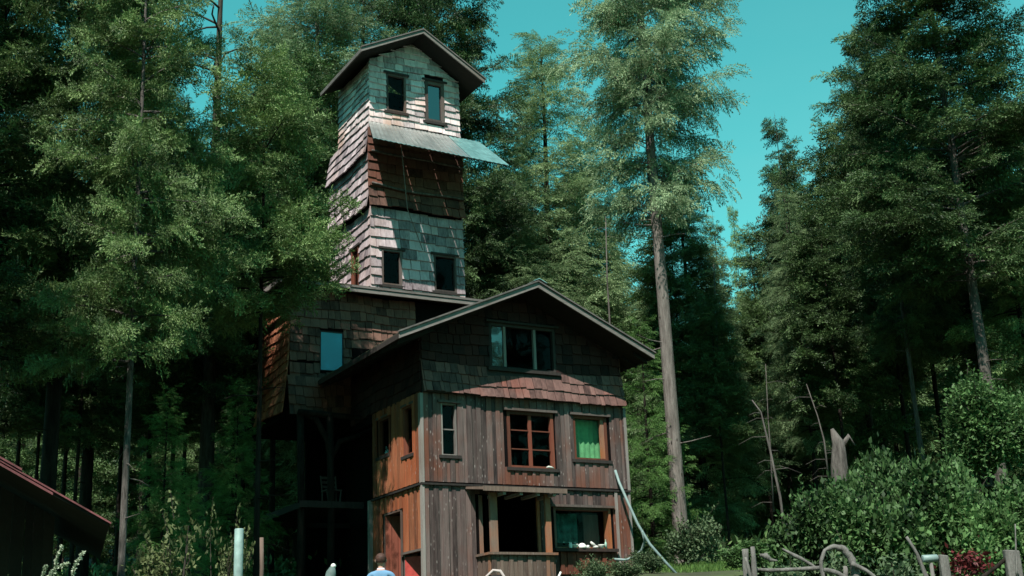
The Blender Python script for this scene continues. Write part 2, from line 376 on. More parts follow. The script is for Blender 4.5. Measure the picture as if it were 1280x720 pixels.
# structural shell
mb = MB(); wall_core(mb, FR, 0, W, 3.6, gable_top, front_low+front_up+front_gab, -.14, 0, peaks=(PK,)); 
wall_core(mb, LF, .14, BK, 3.6, lambda u: 11.9, left_low+left_up, -.14, 0)
LF.box(mb, BK, 5.5, -.14, 0, 9.7, 11.9)                               # upper storey carries on over the porch
mb.box(W-.14, W, .14, 5.36, 3.6-HZ, 11.7-HZ)
mb.box(.0, W-.14, 5.36, 5.5, 9.6-HZ, 12.6-HZ)
mb.box(.14, W-.14, BK-.12, BK, 3.6-HZ, 9.6-HZ)
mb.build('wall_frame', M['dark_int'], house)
mb = MB()
for z in (4.35, 7.05, 9.72): mb.box(.15, W-.15, .15, (BK-.13 if z < 9 else 5.35), z-HZ, z+.12-HZ)
mb.box(-.0, W, BK+.01, 5.5, 9.5-HZ, 9.59-HZ)
mb.box(2.3, 2.36, .5, 3.4, 4.47-HZ, 7.04-HZ); mb.box(4.9, 4.96, .3, 3.4, 7.17-HZ, 9.71-HZ)
mb.build('inner_floor', M['dark_int'], house)
# siding
mb = MB(); siding(mb, FR, 0, W, 3.7, 7.16, front_low, 0.0); mb.build('ground_floor_siding', M['siding'], house)
mb = MB(); siding(mb, FR, .0, W, 7.27, 9.98, front_up, 0.02, ragtop=.06); mb.build('upper_floor_siding', M['siding'], house)
mb = MB(); siding(mb, LF, 0.0, BK, 3.6, 7.16, left_low, 0.0, bw=.17); siding(mb, LF, 0, BK, 7.27, 9.95, left_up, .02, bw=.17)
mb.build('side_siding', M['siding_warm'], house)['label'] = 'sunlit orange brown side boarding'
RT = Plane(W, 0, (0, 1), (1, 0)); mb = MB(); siding(mb, RT, 0, 5.5, 3.7, 11.7, [], 0.0); mb.build('side_siding', M['siding'], house)
mb = MB(); FR.box(mb, -.09, W+.09, .0, .12, 7.165, 7.225, .2); LF.box(mb, .0, BK, .0, .12, 7.165, 7.225, .2)
mb.build('belt_board', M['trim_dark'], house)
for q in ((-.085, .0, -.06, .085, 3.6, 7.16, .9), (-.1, .0, -.06, .105, 7.23, 9.9, .8), (W, W+.08, -.06, .08, 3.6, 7.16, .6), (W, W+.09, -.06, .1, 7.23, 9.9, .6), (6.62, 6.72, .071, .1, 3.7, 7.16, .9)):
    mb = MB(); FR.box(mb, *q); mb.build('corner_board', M['frame_pale'], house)
mb = MB(); mb.box(-.16, -.0, BK+.02, BK+.18, 3.5-HZ, 7.2-HZ, .8); mb.build('corner_post', M['frame_pale'], house)
# gable shingles, flared skirt
skz0, skz1 = 9.93, 10.92
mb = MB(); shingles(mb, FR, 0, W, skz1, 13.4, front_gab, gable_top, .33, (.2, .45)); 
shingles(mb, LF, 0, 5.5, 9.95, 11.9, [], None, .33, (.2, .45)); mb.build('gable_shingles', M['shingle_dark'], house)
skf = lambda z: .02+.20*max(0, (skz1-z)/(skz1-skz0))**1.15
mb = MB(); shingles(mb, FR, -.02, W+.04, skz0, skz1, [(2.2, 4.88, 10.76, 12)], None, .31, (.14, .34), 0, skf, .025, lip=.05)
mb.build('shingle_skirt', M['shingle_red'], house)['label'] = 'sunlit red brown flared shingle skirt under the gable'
mb = MB(); mb.hexa([FR.P(0, .21, skz0), FR.P(W, .21, skz0), FR.P(W, .03, skz0), FR.P(0, .03, skz0), FR.P(0, .02, skz1), FR.P(W, .02, skz1), FR.P(W, .0, skz1), FR.P(0, .0, skz1)])
mb.build('skirt_soffit', M['trim_dark'], house)
# windows of the front
window(FR, *front_up[0], M['frame_pale'], 1, 2, label='tall narrow window at the front left corner', fw=.05)
o = window(FR, *front_up[1], M['frame_red'], 2, 3, label='red framed six pane window in the middle of the front', fw=.1)
o = window(FR, *front_up[2], M['frame_red'], 1, 1, label='red framed window with a green curtain', fw=.09)
mb = MB(); FR.box(mb, 6.28, 6.425, -.08, -.0, 8.2, 9.47, .8); mb.build('side_board', M['siding_bay'], o)
mb = MB()
nfold = 26; cu = np.linspace(5.2, 6.6, nfold); pts = []
for j, z in enumerate(np.linspace(8.22, 9.5, 8)):
    for i, u in enumerate(cu): pts.append(FR.P(u, -.30+.025*sin(i*1.9), z))
mb.add(pts, [(j*nfold+i, j*nfold+i+1, (j+1)*nfold+i+1, (j+1)*nfold+i) for j in range(7) for i in range(nfold-1)])
mb.build('curtain', M['curtain'], o, smooth=True)
o = window(FR, 2.34, 4.74, 10.88, 12.33, M['trim_dark'], 1, 1, label='wide three part gable window', fw=.09, glassm=False, sill=.14)
for u in (2.86, 3.95):
    mb = MB(); FR.box(mb, u, u+.09, -.1, .01, 10.95, 12.24, .7); mb.build('mullion', M['frame_pale'], o)
mb = MB(); mb.add([FR.P(2.44, -.03, 10.95), FR.P(2.85, -.03, 10.95), FR.P(2.85, -.03, 12.24), FR.P(2.44, -.03, 12.24)], [(0, 1, 2, 3)]); p = mb.build('pane', M['glass_sky'], o); p['label'] = 'left pane reflecting the sky'
for a, b in ((2.96, 3.94), (4.05, 4.64)):
    mb = MB(); mb.add([FR.P(a, -.06, 10.95), FR.P(b, -.06, 10.95), FR.P(b, -.06, 12.24), FR.P(a, -.06, 12.24)], [(0, 1, 2, 3)]); mb.build('pane', M['glass'], o)
# picture window (ground floor right)
o = window(FR, 4.38, 6.46, 5.38, 6.64, M['siding_bay'], 1, 1, label='wide ground floor window with things along its sill', fw=.07, sill=.24, depth=.3, glassm=None)
mb = MB()
pts = []; cu = np.linspace(4.7, 5.5, 16)
for z in np.linspace(5.6, 6.5, 5):
    for i, u in enumerate(cu): pts.append(FR.P(u, -.42+.03*sin(i*1.6), z))
mb.add(pts, [(j*16+i, j*16+i+1, (j+1)*16+i+1, (j+1)*16+i) for j in range(4) for i in range(15)]); mb.build('hanging_cloth', M['teal_cloth'], o, smooth=True)
mb = MB(); FR.box(mb, 5.75, 6.3, -.5, -.46, 5.5, 6.5); mb.build('inner_panel', M['frame_grey'], o)
# red boards under it
mb = MB(); siding(mb, FR, 4.5, 6.5, 4.6, 5.27, [], .072, ragtop=.02); mb.build('sill_boarding', M['frame_red'], house)
# side windows and doors
window(LF, *left_up[0], M['frame_red'], 1, 1, label='far window of the orange side', head=.05, sill=.1)
window(LF, *left_up[1], M['frame_red'], 1, 1, label='near narrow window of the orange side', head=.05, sill=.1)
mb = MB(); LF.box(mb, 1.5, 1.58, -.2, .04, 4.45, 6.67, .6); LF.box(mb, 2.75, 2.83, -.2, .04, 4.45, 6.67, .6); LF.box(mb, 1.58, 2.75, -.2, .05, 6.6, 6.67, .6)
df = mb.build('door_frame', M['frame_grey'], house)
mb = MB()   # the door stands ajar, hinged at the far jamb
hx, hy = -.02, 2.72
for k in range(5):
    a0, a1 = k*.2, k*.2+.19; dx, dy = sin(radians(52)), -cos(radians(52))
    t = .02
    p = [(hx+dx*a0, hy+dy*a0), (hx+dx*a1, hy+dy*a1)]
    q = [(x+t*dy*2, y-t*dx*2) for x, y in p]
    z0, z1 = 4.48-HZ, 6.58-HZ
    mb.hexa([(p[0][0], p[0][1], z0), (p[1][0], p[1][1], z0), (q[1][0], q[1][1], z0), (q[0][0], q[0][1], z0), (p[0][0], p[0][1], z1), (p[1][0], p[1][1], z1), (q[1][0], q[1][1], z1), (q[0][0], q[0][1], z1)], random.random())
dd = mb.build('door', M['frame_red'], df); dd['label'] = 'red brown plank door standing ajar'
mb = MB(); LF.box(mb, .05, 1.45, 0, .11, 5.275, 5.34, .9); LF.box(mb, .12, .2, -.16, .03, 3.9, 5.27, .9); LF.box(mb, 1.3, 1.38, -.16, .03, 3.9, 5.27, .9); cf = mb.build('cellar_door_frame', M['frame_grey'], house)
mb = MB(); p0 = (-.04, 1.28); p1 = (.32, .68); mb.hexa([(p0[0], p0[1], -.4), (p1[0], p1[1], -.4), (p1[0]+.04, p1[1]+.02, -.4), (p0[0]+.04, p0[1]+.02, -.4), (p0[0], p0[1], 1.0), (p1[0], p1[1], 1.0), (p1[0]+.04, p1[1]+.02, 1.0), (p0[0]+.04, p0[1]+.02, 1.0)]); mb.build('cellar_door', plain('red_door_paint', (.42, .06, .05), .6), cf)

# bay window
BP = Plane(0, -.8, (1, 0), (0, -1)); BL = Plane(1.74, -.8, (0, 1), (-1, 0)); BR = Plane(3.84, -.8, (0, 1), (1, 0))
mb = MB(); BP.box(mb, 1.74, 3.84, -.1, 0, 3.6, 5.08); BL.box(mb, .1, .8, -.1, 0, 3.6, 5.08); BR.box(mb, .1, .8, -.1, 0, 3.6, 5.08)
bay = mb.build('bay_window', M['dark_int'], house)
mb = MB(); siding(mb, BP, 1.74, 3.84, 3.7, 5.08, [], 0, bw=.14, thick=(.02, .06)); siding(mb, BL, 0, .74, 3.7, 5.08, [], 0, bw=.14, thick=(.02, .06)); siding(mb, BR, 0, .74, 3.7, 5.08, [], 0, bw=.14)
mb.build('bay_siding', M['siding_bay'], bay)
mb = MB(); BP.box(mb, 1.62, 3.94, -.12, .13, 5.09, 5.16); BL.box(mb, .12, .74, -.1, .12, 5.09, 5.16); BR.box(mb, .12, .74, -.1, .1, 5.09, 5.16); mb.build('bay_ledge', M['siding_bay'], bay)
for (u0, u1) in ((1.78, 2.02), (3.66, 3.84)):
    mb = MB(); BP.box(mb, u0, u1, -.12, -.03, 5.165, 6.9, .8); mb.build('bay_post', M['siding_bay'], bay)
for u in (1.76, 3.73):
    mb = MB(); mb.box(u, u+.1, -.14, -.075, 5.17-HZ, 6.9-HZ, .7); mb.build('bay_post', M['siding_bay'], bay)
mb = MB()
mb.hexa([(1.38, -1.16, 6.90-HZ), (4.2, -1.16, 6.90-HZ), (4.2, -.075, 7.06-HZ), (1.38, -.075, 7.06-HZ), (1.38, -1.16, 6.97-HZ), (4.2, -1.16, 6.97-HZ), (4.2, -.075, 7.11-HZ), (1.38, -.075, 7.11-HZ)], .2)
br = mb.build('bay_roof', M['trim_dark'], bay)
mb = MB()
mb.box(1.36, 4.2, -1.19, -1.163, 6.88-HZ, 7.02-HZ, .6); mb.box(1.42, 4.24, -1.14, -1.0, 6.993-HZ, 7.03-HZ, .3)
mb.hexa([(1.345, -1.16, 6.92-HZ), (1.375, -1.16, 6.92-HZ), (1.375, -.08, 7.08-HZ), (1.345, -.08, 7.08-HZ), (1.345, -1.16, 7.0-HZ), (1.375, -1.16, 7.0-HZ), (1.375, -.08, 7.15-HZ), (1.345, -.08, 7.15-HZ)], .7)
mb.build('roof_edge', M['siding_bay'], br)
for u in (2.05, 2.62, 3.2, 3.75):
    mb = MB(); mb.box(u, u+.1, -1.1, -.1, 6.80-HZ, 6.888-HZ, .9); mb.build('rafter', M['frame_pale'], br)

# main roof
RY0 = -1.2; RY1 = 5.52
Lx, Lz, Px, Pz, Rx, Rz = -1.21, 11.5, 3.5, 13.56, 7.72, 11.62
def roof_slab(mb, x0, z0, x1, z1, y0, y1, t, r=.5):
    mb.hexa([(x0, y0, z0-HZ), (x1, y0, z1-HZ), (x1, y1, z1-HZ), (x0, y1, z0-HZ), (x0, y0, z0+t-HZ), (x1, y0, z1+t-HZ), (x1, y1, z1+t-HZ), (x0, y1, z0+t-HZ)], r)
mb = MB(); roof_slab(mb, Lx, Lz-.28, Px, Pz-.28, RY0+.04, RY1, .12); roof_slab(mb, Px, Pz-.28, Rx, Rz-.28, RY0+.04, RY1, .12)
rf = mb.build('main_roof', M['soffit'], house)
mb = MB()
def roof_shakes(mb, x0, z0, x1, z1, y0, y1, t0, rows):
    for i in range(rows):
        f0, f1 = i/rows, min(1, (i+1.15)/rows); y = y0
        while y < y1-.02:
            w = random.uniform(.15, .4); b = min(y+w-.008, y1); j = random.uniform(-.02, .02)/abs(x1-x0)
            xa, xb = x0+(x1-x0)*(f0+j), x0+(x1-x0)*f1; za, zb = z0+(z1-z0)*(f0+j), z0+(z1-z0)*f1
            h0 = t0+.05+random.uniform(0, .012); h1 = t0+.012
            p = [(xa, y, za+t0), (xb, y, zb+t0), (xb, b, zb+t0), (xa, b, za+t0), (xa, y, za+h0), (xb, y, zb+h1), (xb, b, zb+h1), (xa, b, za+h0)]
            mb.hexa([(q[0], q[1], q[2]-HZ) for q in p], random.random()); y += w
roof_shakes(mb, Lx, Lz, Px, Pz, RY0, RY1, -.15, 14); roof_shakes(mb, Rx, Rz, Px, Pz, RY0, RY1, -.15, 13)
mb.build('roof_shakes', M['roof_top'], rf)
mb = MB()
roof_slab(mb, Lx-.03, Lz-.3, Px, Pz-.3, RY0-.02, RY0+.035, .17, .9); roof_slab(mb, Px, Pz-.3, Rx+.03, Rz-.3, RY0-.02, RY0+.035, .17, .7)
roof_slab(mb, Lx-.06, Lz-.125, Px, Pz-.125, RY0-.07, RY0+.03, .05, .3); roof_slab(mb, Px, Pz-.125, Rx+.06, Rz-.125, RY0-.07, RY0+.03, .05, .3)
mb.build('rake_board', M['fascia'], rf)
for x, z in ((Lx-.04, Lz), (Rx-.02, Rz)):
    mb = MB(); mb.box(x, x+.06, RY0+.04, RY1, z-.3-HZ, z-.15-HZ); mb.build('eave_board', M['trim_dark'], rf)
for y in np.arange(-.9, 5.4, .6):
    mb = MB(); roof_slab(mb, Lx+.05, Lz-.4, -.02, Lz-.4+1.14*.437, y, y+.07, .115); mb.build('rafter_tail', M['soffit'], rf)
    mb = MB(); roof_slab(mb, W+.02, Rz-.4+.55*.46, Rx-.05, Rz-.4, y, y+.07, .115); mb.build('rafter_tail', M['soffit'], rf)
mb = MB(); roof_slab(mb, Px+.05, Pz-.02, Px+.32, Pz-.14, RY0-.05, RY0+.5, .02, .5); roof_slab(mb, Px-.15, Pz-.11, Px+.05, Pz-.02, RY0-.05, RY0+.5, .02, .5); mb.build('ridge_flashing', M['metal'], rf)

# wing behind on the left
WX0, WX1, WY0, WY1 = -2.2, W, 5.5, 10.0
WF = Plane(0, WY0, (1, 0), (0, -1)); WL = Plane(WX0, 0, (0, 1), (-1, 0))
wh = [(-1.15, -.3, 11.75, 13.13)]
mb = MB(); wall_core(mb, WF, WX0, -.0, 10.2, lambda u: 14.5, wh, -.14, -.001); WF.box(mb, 0, WX1, -.14, -.001, 11.9, 14.5)
mb.box(WX0, WX0+.14, WY0+.14, WY1, 10.2-HZ, 15.2-HZ); mb.box(WX1-.14, WX1, WY0+.14, WY1, 3.6-HZ, 15.2-HZ); mb.box(WX0, WX1, WY1-.14, WY1, 10.2-HZ, 15.5-HZ)
mb.box(WX0+.14, WX1-.14, WY0+.14, WY1-.14, 10.2-HZ, 10.35-HZ)
mb.box(1.6, W-.14, BK+.01, WY1, 3.6-HZ, 9.5-HZ); mb.box(1.6, W-.14, 5.51, WY1-.14, 9.5-HZ, 10.19-HZ)
wing = mb.build('wing', M['dark_int'], house)
mb = MB(); shingles(mb, WF, WX0, 2.4, 12.0, 14.5, wh, None, .33, (.18, .4)); shingles(mb, WF, WX0, .0, 10.2, 12.0, wh, None, .33, (.18, .4))
mb.build('wing_shingles', M['shingle_mid'], wing)
flw = lambda z: .28*max(0, (12.4-z)/2.6)**1.3
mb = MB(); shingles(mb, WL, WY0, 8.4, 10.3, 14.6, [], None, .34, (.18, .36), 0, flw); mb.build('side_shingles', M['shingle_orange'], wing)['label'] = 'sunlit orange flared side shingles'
flf = lambda z: .35*max(0, (11.6-z)/1.8)
mb = MB(); shingles(mb, WF, WX0-.1, -1.0, 10.1, 11.5, [], None, .34, (.18, .36), .05, flf); mb.build('flared_skirt', M['shingle_mid'], wing)
M['sky_painted_pane'] = plain('sky_painted_pane', (.008, .27, .42), .25, spec=.6, var=.06, sc=1)  # flat blue colour stands in for sky reflected in the glass
window(WF, -1.15, -.3, 11.75, 13.13, M['trim_dark'], 1, 1, glassm=M['sky_painted_pane'], fw=.04, depth=.04, head=0, sill=0, label='window with a flat blue sky reflection painted on its pane', parent=wing)
mb = MB(); 
def shed(mb, x0, x1, y0, y1, z0, sl, t, r=.5): mb.hexa([(x0, y0, z0-HZ), (x1, y0, z0-HZ), (x1, y1, z0+sl*(y1-y0)-HZ), (x0, y1, z0+sl*(y1-y0)-HZ), (x0, y0, z0+t-HZ), (x1, y0, z0+t-HZ), (x1, y1, z0+sl*(y1-y0)+t-HZ), (x0, y1, z0+sl*(y1-y0)+t-HZ)], r)
shed(mb, -2.7, 7.4, 4.95, 10.3, 14.5, .16, .12); wr = mb.build('wing_roof', M['soffit'], wing)
mb = MB(); shed(mb, -2.76, -.1, 4.89, 4.945, 14.54, 0, .09, .9); shed(mb, -.3, 7.4, 4.87, 4.93, 14.44, 0, .13, .8); shed(mb, -.3, 7.4, 4.84, 4.93, 14.59, 0, .07, .5); mb.box(-2.8, -2.72, 4.86, 10.3, 14.5-HZ, 14.66-HZ, .9); mb.build('eave_board', M['fascia'], wr)
mb = MB(); shed(mb, -2.74, 7.44, 4.9, 10.34, 14.64, .16, .05, .5); mb.build('roof_covering', M['roof_top'], wr)
# porch under the wing: deck, posts, braces
mb = MB()
for k in range(15): mb.box(-2.1+k*.14, -2.1+k*.14+.132, BK+.95, 9.6, 7.2-HZ, 7.25-HZ, random.random())
mb.box(-2.15, -.0, BK+.85, BK+.94, 7.05-HZ, 7.26-HZ, .5); mb.box(-2.15, -2.06, BK+.95, 9.6, 7.03-HZ, 7.19-HZ); mb.box(-2.05, 1.6, 9.4, 9.6, 7.03-HZ, 7.19-HZ)
mb.build('porch_deck', M['trim_dark'], house)
for x, y in ((-2.05, 4.75), (-2.0, 9.3), (-1.1, 4.6)):
    mb = MB(); ht = 10.1 if x < -1.5 else 10.1; mb.tube([(x, y, -.6), (x+.02, y, 2.8), (x-.03, y, ht-HZ)], [.13, .11, .12], 8); mb.build('porch_post', M['bark_dark'], house, smooth=True)
mb = MB(); mb.tube([(-1.08, 4.6, 8.4-HZ), (-1.2, 4.62, 9.2-HZ), (-1.55, 4.7, 9.9-HZ), (-2.0, 4.75, 10.1-HZ)], [.09, .1, .1, .08], 7); mb.tube([(-1.08, 4.6, 8.6-HZ), (-.8, 4.6, 9.2-HZ), (-.1, 4.6, 9.45-HZ)], [.08, .09, .08], 7)
mb.tube([(-2.2, 4.6, 10.1-HZ), (0, 4.6, 10.02-HZ), (2, 4.6, 9.42-HZ)], .1, 7); mb.build('curved_brace', M['bark_dark'], house, smooth=True)
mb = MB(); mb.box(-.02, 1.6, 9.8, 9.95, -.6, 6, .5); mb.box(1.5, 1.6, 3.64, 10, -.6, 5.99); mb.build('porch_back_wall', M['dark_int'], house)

# tower
TX0, TX1, TY0, TY1 = .96, 4.62, 6.0, 9.9
TF = Plane(0, TY0, (1, 0), (0, -1)); TL = Plane(TX0, 0, (0, 1), (-1, 0)); TR = Plane(TX1, 0, (0, 1), (1, 0)); TB = Plane(0, TY1, (1, 0), (0, 1))
lowh = [(1.34, 2.13, 15.19, 16.51), (3.4, 4.3, 15.17, 16.55)]; uph = [(1.61, 2.4, 21.95, 23.45), (3.19, 3.99, 21.83, 23.47)]
def tgab(u): return 23.88+(24.92-23.88)*(u-TX0)/(2.75-TX0) if u < 2.75 else 24.92-(24.92-23.62)*(u-2.75)/(TX1-2.75)
leftw = [(7.0, 7.7, 15.3, 16.9)]
mb = MB(); wall_core(mb, TF, TX0, TX1, 14.7, tgab, lowh+uph, -.13, 0, peaks=(2.75,)); wall_core(mb, TL, TY0+.13, TY1, 14.7, lambda u: 21.4, leftw, -.13, 0)
mb.box(TX1-.13, TX1, TY0+.13, TY1, 15-HZ, 21.4-HZ); mb.box(TX0+.13, TX1-.13, TY1-.13, TY1, 15-HZ, 21.4-HZ)
mb.box(TX0, TX0+.13, TY0+.13, 9.0, 21.4-HZ, 23.85-HZ); mb.box(TX1-.13, TX1, TY0+.13, 9.0, 21.4-HZ, 23.6-HZ); mb.box(TX0+.13, TX1-.13, 8.87, 9.0, 21.4-HZ, 24.2-HZ); mb.box(TX0+.14, TX1-.14, TY0+.14, TY1-.14, 21.0-HZ, 21.12-HZ); mb.box(TX0+.14, TX1-.14, TY0+.14, TY1-.14, 18.0-HZ, 18.12-HZ)
tw = mb.build('tower', M['dark_int'], house)
mb = MB(); shingles(mb, TF, TX0-.04, TX1+.02, 14.75, 18.05, lowh, None, .37, (.25, .6), 0, lambda z: .03*max(0, 17-z)/2, .035); shingles(mb, TL, TY0-.03, TY1, 14.75, 18.05, leftw, None, .37, (.2, .5), 0, lambda z: .03*max(0, 17-z)/2, .035)
shingles(mb, TR, TY0, TY1, 14.75, 21.3, [], None, .37, (.25, .6)); shingles(mb, TB, TX0, TX1, 15.3, 21.3, [], None, .37, (.25, .6))
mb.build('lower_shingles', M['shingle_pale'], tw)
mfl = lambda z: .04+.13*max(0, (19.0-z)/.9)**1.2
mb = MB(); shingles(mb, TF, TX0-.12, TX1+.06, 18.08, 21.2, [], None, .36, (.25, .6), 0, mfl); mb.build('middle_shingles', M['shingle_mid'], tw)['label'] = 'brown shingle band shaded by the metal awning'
mb = MB(); shingles(mb, TL, TY0-.05, TY1, 18.08, 20.2, [], None, .36, (.2, .5), 0, mfl)
sfl = lambda z: .0+.20*max(0, (21.45-z)/1.35)**1.1
shingles(mb, TL, TY0-.0, TY1, 20.1, 21.45, [], None, .34, (.2, .45), 0, sfl); mb.build('side_shingles', M['shingle_pale'], tw)
mb = MB(); shingles(mb, TF, TX0-.03, TX1+.02, 21.4, 24.95, uph, tgab, .25, (.25, .6)); shingles(mb, TL, TY0-.02, 9.0, 21.45, 23.85, [], None, .27, (.2, .5)); shingles(mb, TR, TY0, 9, 21.4, 23.5, [], None, .27, (.25, .6))
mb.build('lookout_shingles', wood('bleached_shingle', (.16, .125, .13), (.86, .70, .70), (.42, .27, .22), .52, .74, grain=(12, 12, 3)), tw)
# wavy ledges under the awning
for zz, am in ((20.12, .02), (18.82, .05)):
    mb = MB(); pts = [(u, TY0-.2-.02*sin(u*3), zz-HZ+am*sin(u*1.9+zz)-.03*(u-2.5)) for u in np.linspace(TX0-.02, TX1+.02, 14)]; mb.tube(pts, .045, 6); mb.build('log_ledge', M['dead'], tw, smooth=True)
mb = MB(); TF.box(mb, TX0-.08, TX1+.05, .02, .17, 20.15, 20.35); TF.box(mb, TX0-.08, TX1+.05, .02, .17, 18.84, 18.95); mb.build('ledge_board', M['shingle_mid'], tw)
for h, gm in ((lowh[0], M['glass']), (lowh[1], M['glass'])): window(TF, *h, M['frame_grey'], 1, 1, glassm=gm, parent=tw, head=.04, sill=.05, wbase=.04, label='lower tower window, '+('left' if h is lowh[0] else 'right'))
window(TF, *uph[0], M['frame_grey'], 1, 1, parent=tw, head=.06, sill=.05, wbase=.04, label='dark left window of the lookout')
window(TF, *uph[1], M['frame_grey'], 1, 1, glassm=M['glass_sky'], parent=tw, head=.06, sill=.05, wbase=.04, label='right window of the lookout reflecting teal sky', fw=.12)
window(TL, *leftw[0], M['frame_red'], 1, 1, parent=tw, head=.04, sill=.05, wbase=.04)
# awning
mb = MB()
def awp(s, t, up=0):   # s 0..1 along, t 0..1 down
    xt = .88+(5.44-.88)*s; xb = .08+(5.42-.08)*s
    x = xt+(xb-xt)*t; y = TY0-2.3*t; z = 21.38-.05*s+(19.65-.16*s-21.38+.05*s)*t
    return (x, y-.03, z-HZ+up)
npn = 60
def aw_sheet(mb, s0, s1, th=.012):
    ss = np.linspace(s0, s1, max(3, int(npn*(s1-s0))))
    top = []; 
    for k, s in enumerate(ss):
        for t in (0, 1): top.append(awp(s, t, .02*(1 if k % 2 else 0)+.01))
    m_ = len(ss); bot = [(x, y, z-th) for x, y, z in top]
    fs = [(2*k, 2*k+1, 2*k+3, 2*k+2) for k in range(m_-1)]
    b = len(top); fs += [(b+2*k+2, b+2*k+3, b+2*k+1, b+2*k) for k in range(m_-1)]; fs += [(2*k+1, b+2*k+1, b+2*k+3, 2*k+3) for k in range(m_-1)]
    mb.add(top+bot, fs, random.random())
for a, b in ((0, .235), (.24, .48), (.485, .71)): aw_sheet(mb, a, b)
aw = mb.build('awning', M['metal'], tw)
mb = MB(); aw_sheet(mb, .715, .86); aw_sheet(mb, .863, 1.0); mb.build('awning_sheet', M['metal_teal'], aw)['label'] = 'teal right end sheets of the awning'
mb = MB()
for s in np.linspace(.02, .98, 9):
    p, q = awp(s, 0, -.06), awp(s, .97, -.06); mb.tube([p, q], .04, 4)
p, q = awp(.0, .95, -.05), awp(1, .95, -.05); mb.tube([p, q], .03, 4); mb.build('awning_rafter', M['shingle_mid'], aw)
# tower roof
tLx, tLz, tPx, tPz, tRx, tRz = .27, 23.86, 2.72, 25.12, 5.24, 23.58; ty0, ty1 = 5.0, 9.15
mb = MB(); roof_slab(mb, tLx, tLz-.2, tPx, tPz-.2, ty0+.04, ty1, .1); roof_slab(mb, tPx, tPz-.2, tRx, tRz-.2, ty0+.04, ty1, .1); trf = mb.build('tower_roof', M['soffit'], tw)
mb = MB(); roof_shakes(mb, tLx, tLz, tPx, tPz, ty0, ty1, -.1, 9); roof_shakes(mb, tRx, tRz, tPx, tPz, ty0, ty1, -.1, 9); mb.build('roof_shakes', M['roof_top'], trf)
mb = MB()
roof_slab(mb, tLx-.03, tLz-.24, tPx, tPz-.24, ty0-.02, ty0+.035, .14, .9); roof_slab(mb, tPx, tPz-.24, tRx+.03, tRz-.24, ty0-.02, ty0+.035, .14, .8)
roof_slab(mb, tLx-.06, tLz-.095, tPx, tPz-.095, ty0-.06, ty0+.03, .05, .4); roof_slab(mb, tPx, tPz-.095, tRx+.06, tRz-.095, ty0-.06, ty0+.03, .05, .4)
mb.box(tLx-.05, tLx+.01, ty0+.04, ty1, tLz-.24-HZ, tLz-.1-HZ, .3); mb.build('rake_board', M['fascia'], trf)
house_done = True

# cable hanging down the tower
mb = MB(); P0 = wor(1.55, 4.6, 20.2); P1 = wor(2.2, 5.55, 18.0); P2 = wor(2.9, 5.8, 16.6); mb.tube([P0, (P0+P1)/2+[0, 0, -.05], P1, P2], .016, 5)
tag(mb.build('hanging_cable', M['frame_pale'], smooth=True), 'thin pale cable hanging down the tower front from the metal awning', 'cable')

# ------------------------------------------------------------------ sill things
def lathe(mb, prof, cx, cy, cz, n=14, r=.5):
    b = len(mb.v)
    for rr, z in prof:
        for k in range(n): mb.v.append((cx+rr*cos(2*pi*k/n), cy+rr*sin(2*pi*k/n), cz+z))
    for i in range(len(prof)-1):
        for k in range(n): mb.f.append((b+i*n+k, b+i*n+(k+1) % n, b+(i+1)*n+(k+1) % n, b+(i+1)*n+k)); mb.r.append(r)
    mb.f.append(tuple(b+k for k in range(n))[::-1]); mb.r.append(r); mb.f.append(tuple(b+(len(prof)-1)*n+k for k in range(n))); mb.r.append(r)
M['china'] = plain('white_glaze', (.75, .76, .7), .4, var=.15); M['bottle'] = plain('pale_green_glass_bottle', (.35, .55, .45), .2, var=.2); M['stone'] = plain('pale_stone', (.55, .55, .5), .8)
def sill_thing(u, kind, label, w=.15):
    p = wor(u, -w, 5.376); mb = MB()
    if kind == 'bowl': lathe(mb, [(.04, 0), (.07, .03), (.11, .10), (.115, .12), (.10, .125), (.05, .05)], 0, 0, 0); mt = M['china']; c = 'bowl'
    elif kind == 'dome': lathe(mb, [(.13, 0), (.14, .04), (.12, .1), (.07, .15), (.02, .165)], 0, 0, 0); mt = M['china']; c = 'bowl'
    elif kind == 'bottle': lathe(mb, [(.035, 0), (.037, .15), (.03, .19), (.014, .22), (.014, .27), (.017, .28)], 0, 0, 0); mt = M['bottle']; c = 'bottle'
    elif kind == 'jar': lathe(mb, [(.05, 0), (.055, .02), (.055, .12), (.04, .14), (.045, .17)], 0, 0, 0); mt = M['china']; c = 'jar'
    elif kind == 'mug': lathe(mb, [(.04, 0), (.042, .1), (.036, .1), (.034, .02)], 0, 0, 0); mb.tube([(.04, 0, .08), (.075, 0, .07), (.075, 0, .035), (.04, 0, .025)], .009, 6); mt = M['china']; c = 'mug'
    else: 
        lathe(mb, [(.03, 0), (.09, .02), (.1, .05), (.06, .09), (.01, .1)], 0, 0, 0); mt = M['stone']; c = 'stone'
        mb.tube([(.0, 0, .05), (-.1, 0, .14), (-.17, 0, .2)], [.06, .05, .03], 8)
    o = mb.build(kind if kind not in ('dome',) else 'upturned_bowl', mt, smooth=True); o.location = p; o.rotation_euler = (0, 0, A)
    tag(o, label, c, 'things along the ground floor sill')
sill_thing(4.86, 'jar', 'small white jar at the left end of the ground floor sill')
sill_thing(5.02, 'bowl', 'open white bowl between the jar and the upturned bowl on the sill')
sill_thing(5.28, 'dome', 'upturned rounded white bowl on the ground floor sill', .14)
sill_thing(5.48, 'mug', 'little white mug with handle beside the upturned bowl')
sill_thing(5.76, 'stone', 'pale pointed driftwood stone leaning on the middle of the sill')
sill_thing(5.98, 'bowl', 'open white bowl right beside the bottle on the sill')
sill_thing(6.14, 'bottle', 'slim pale green bottle at the right end of the sill')
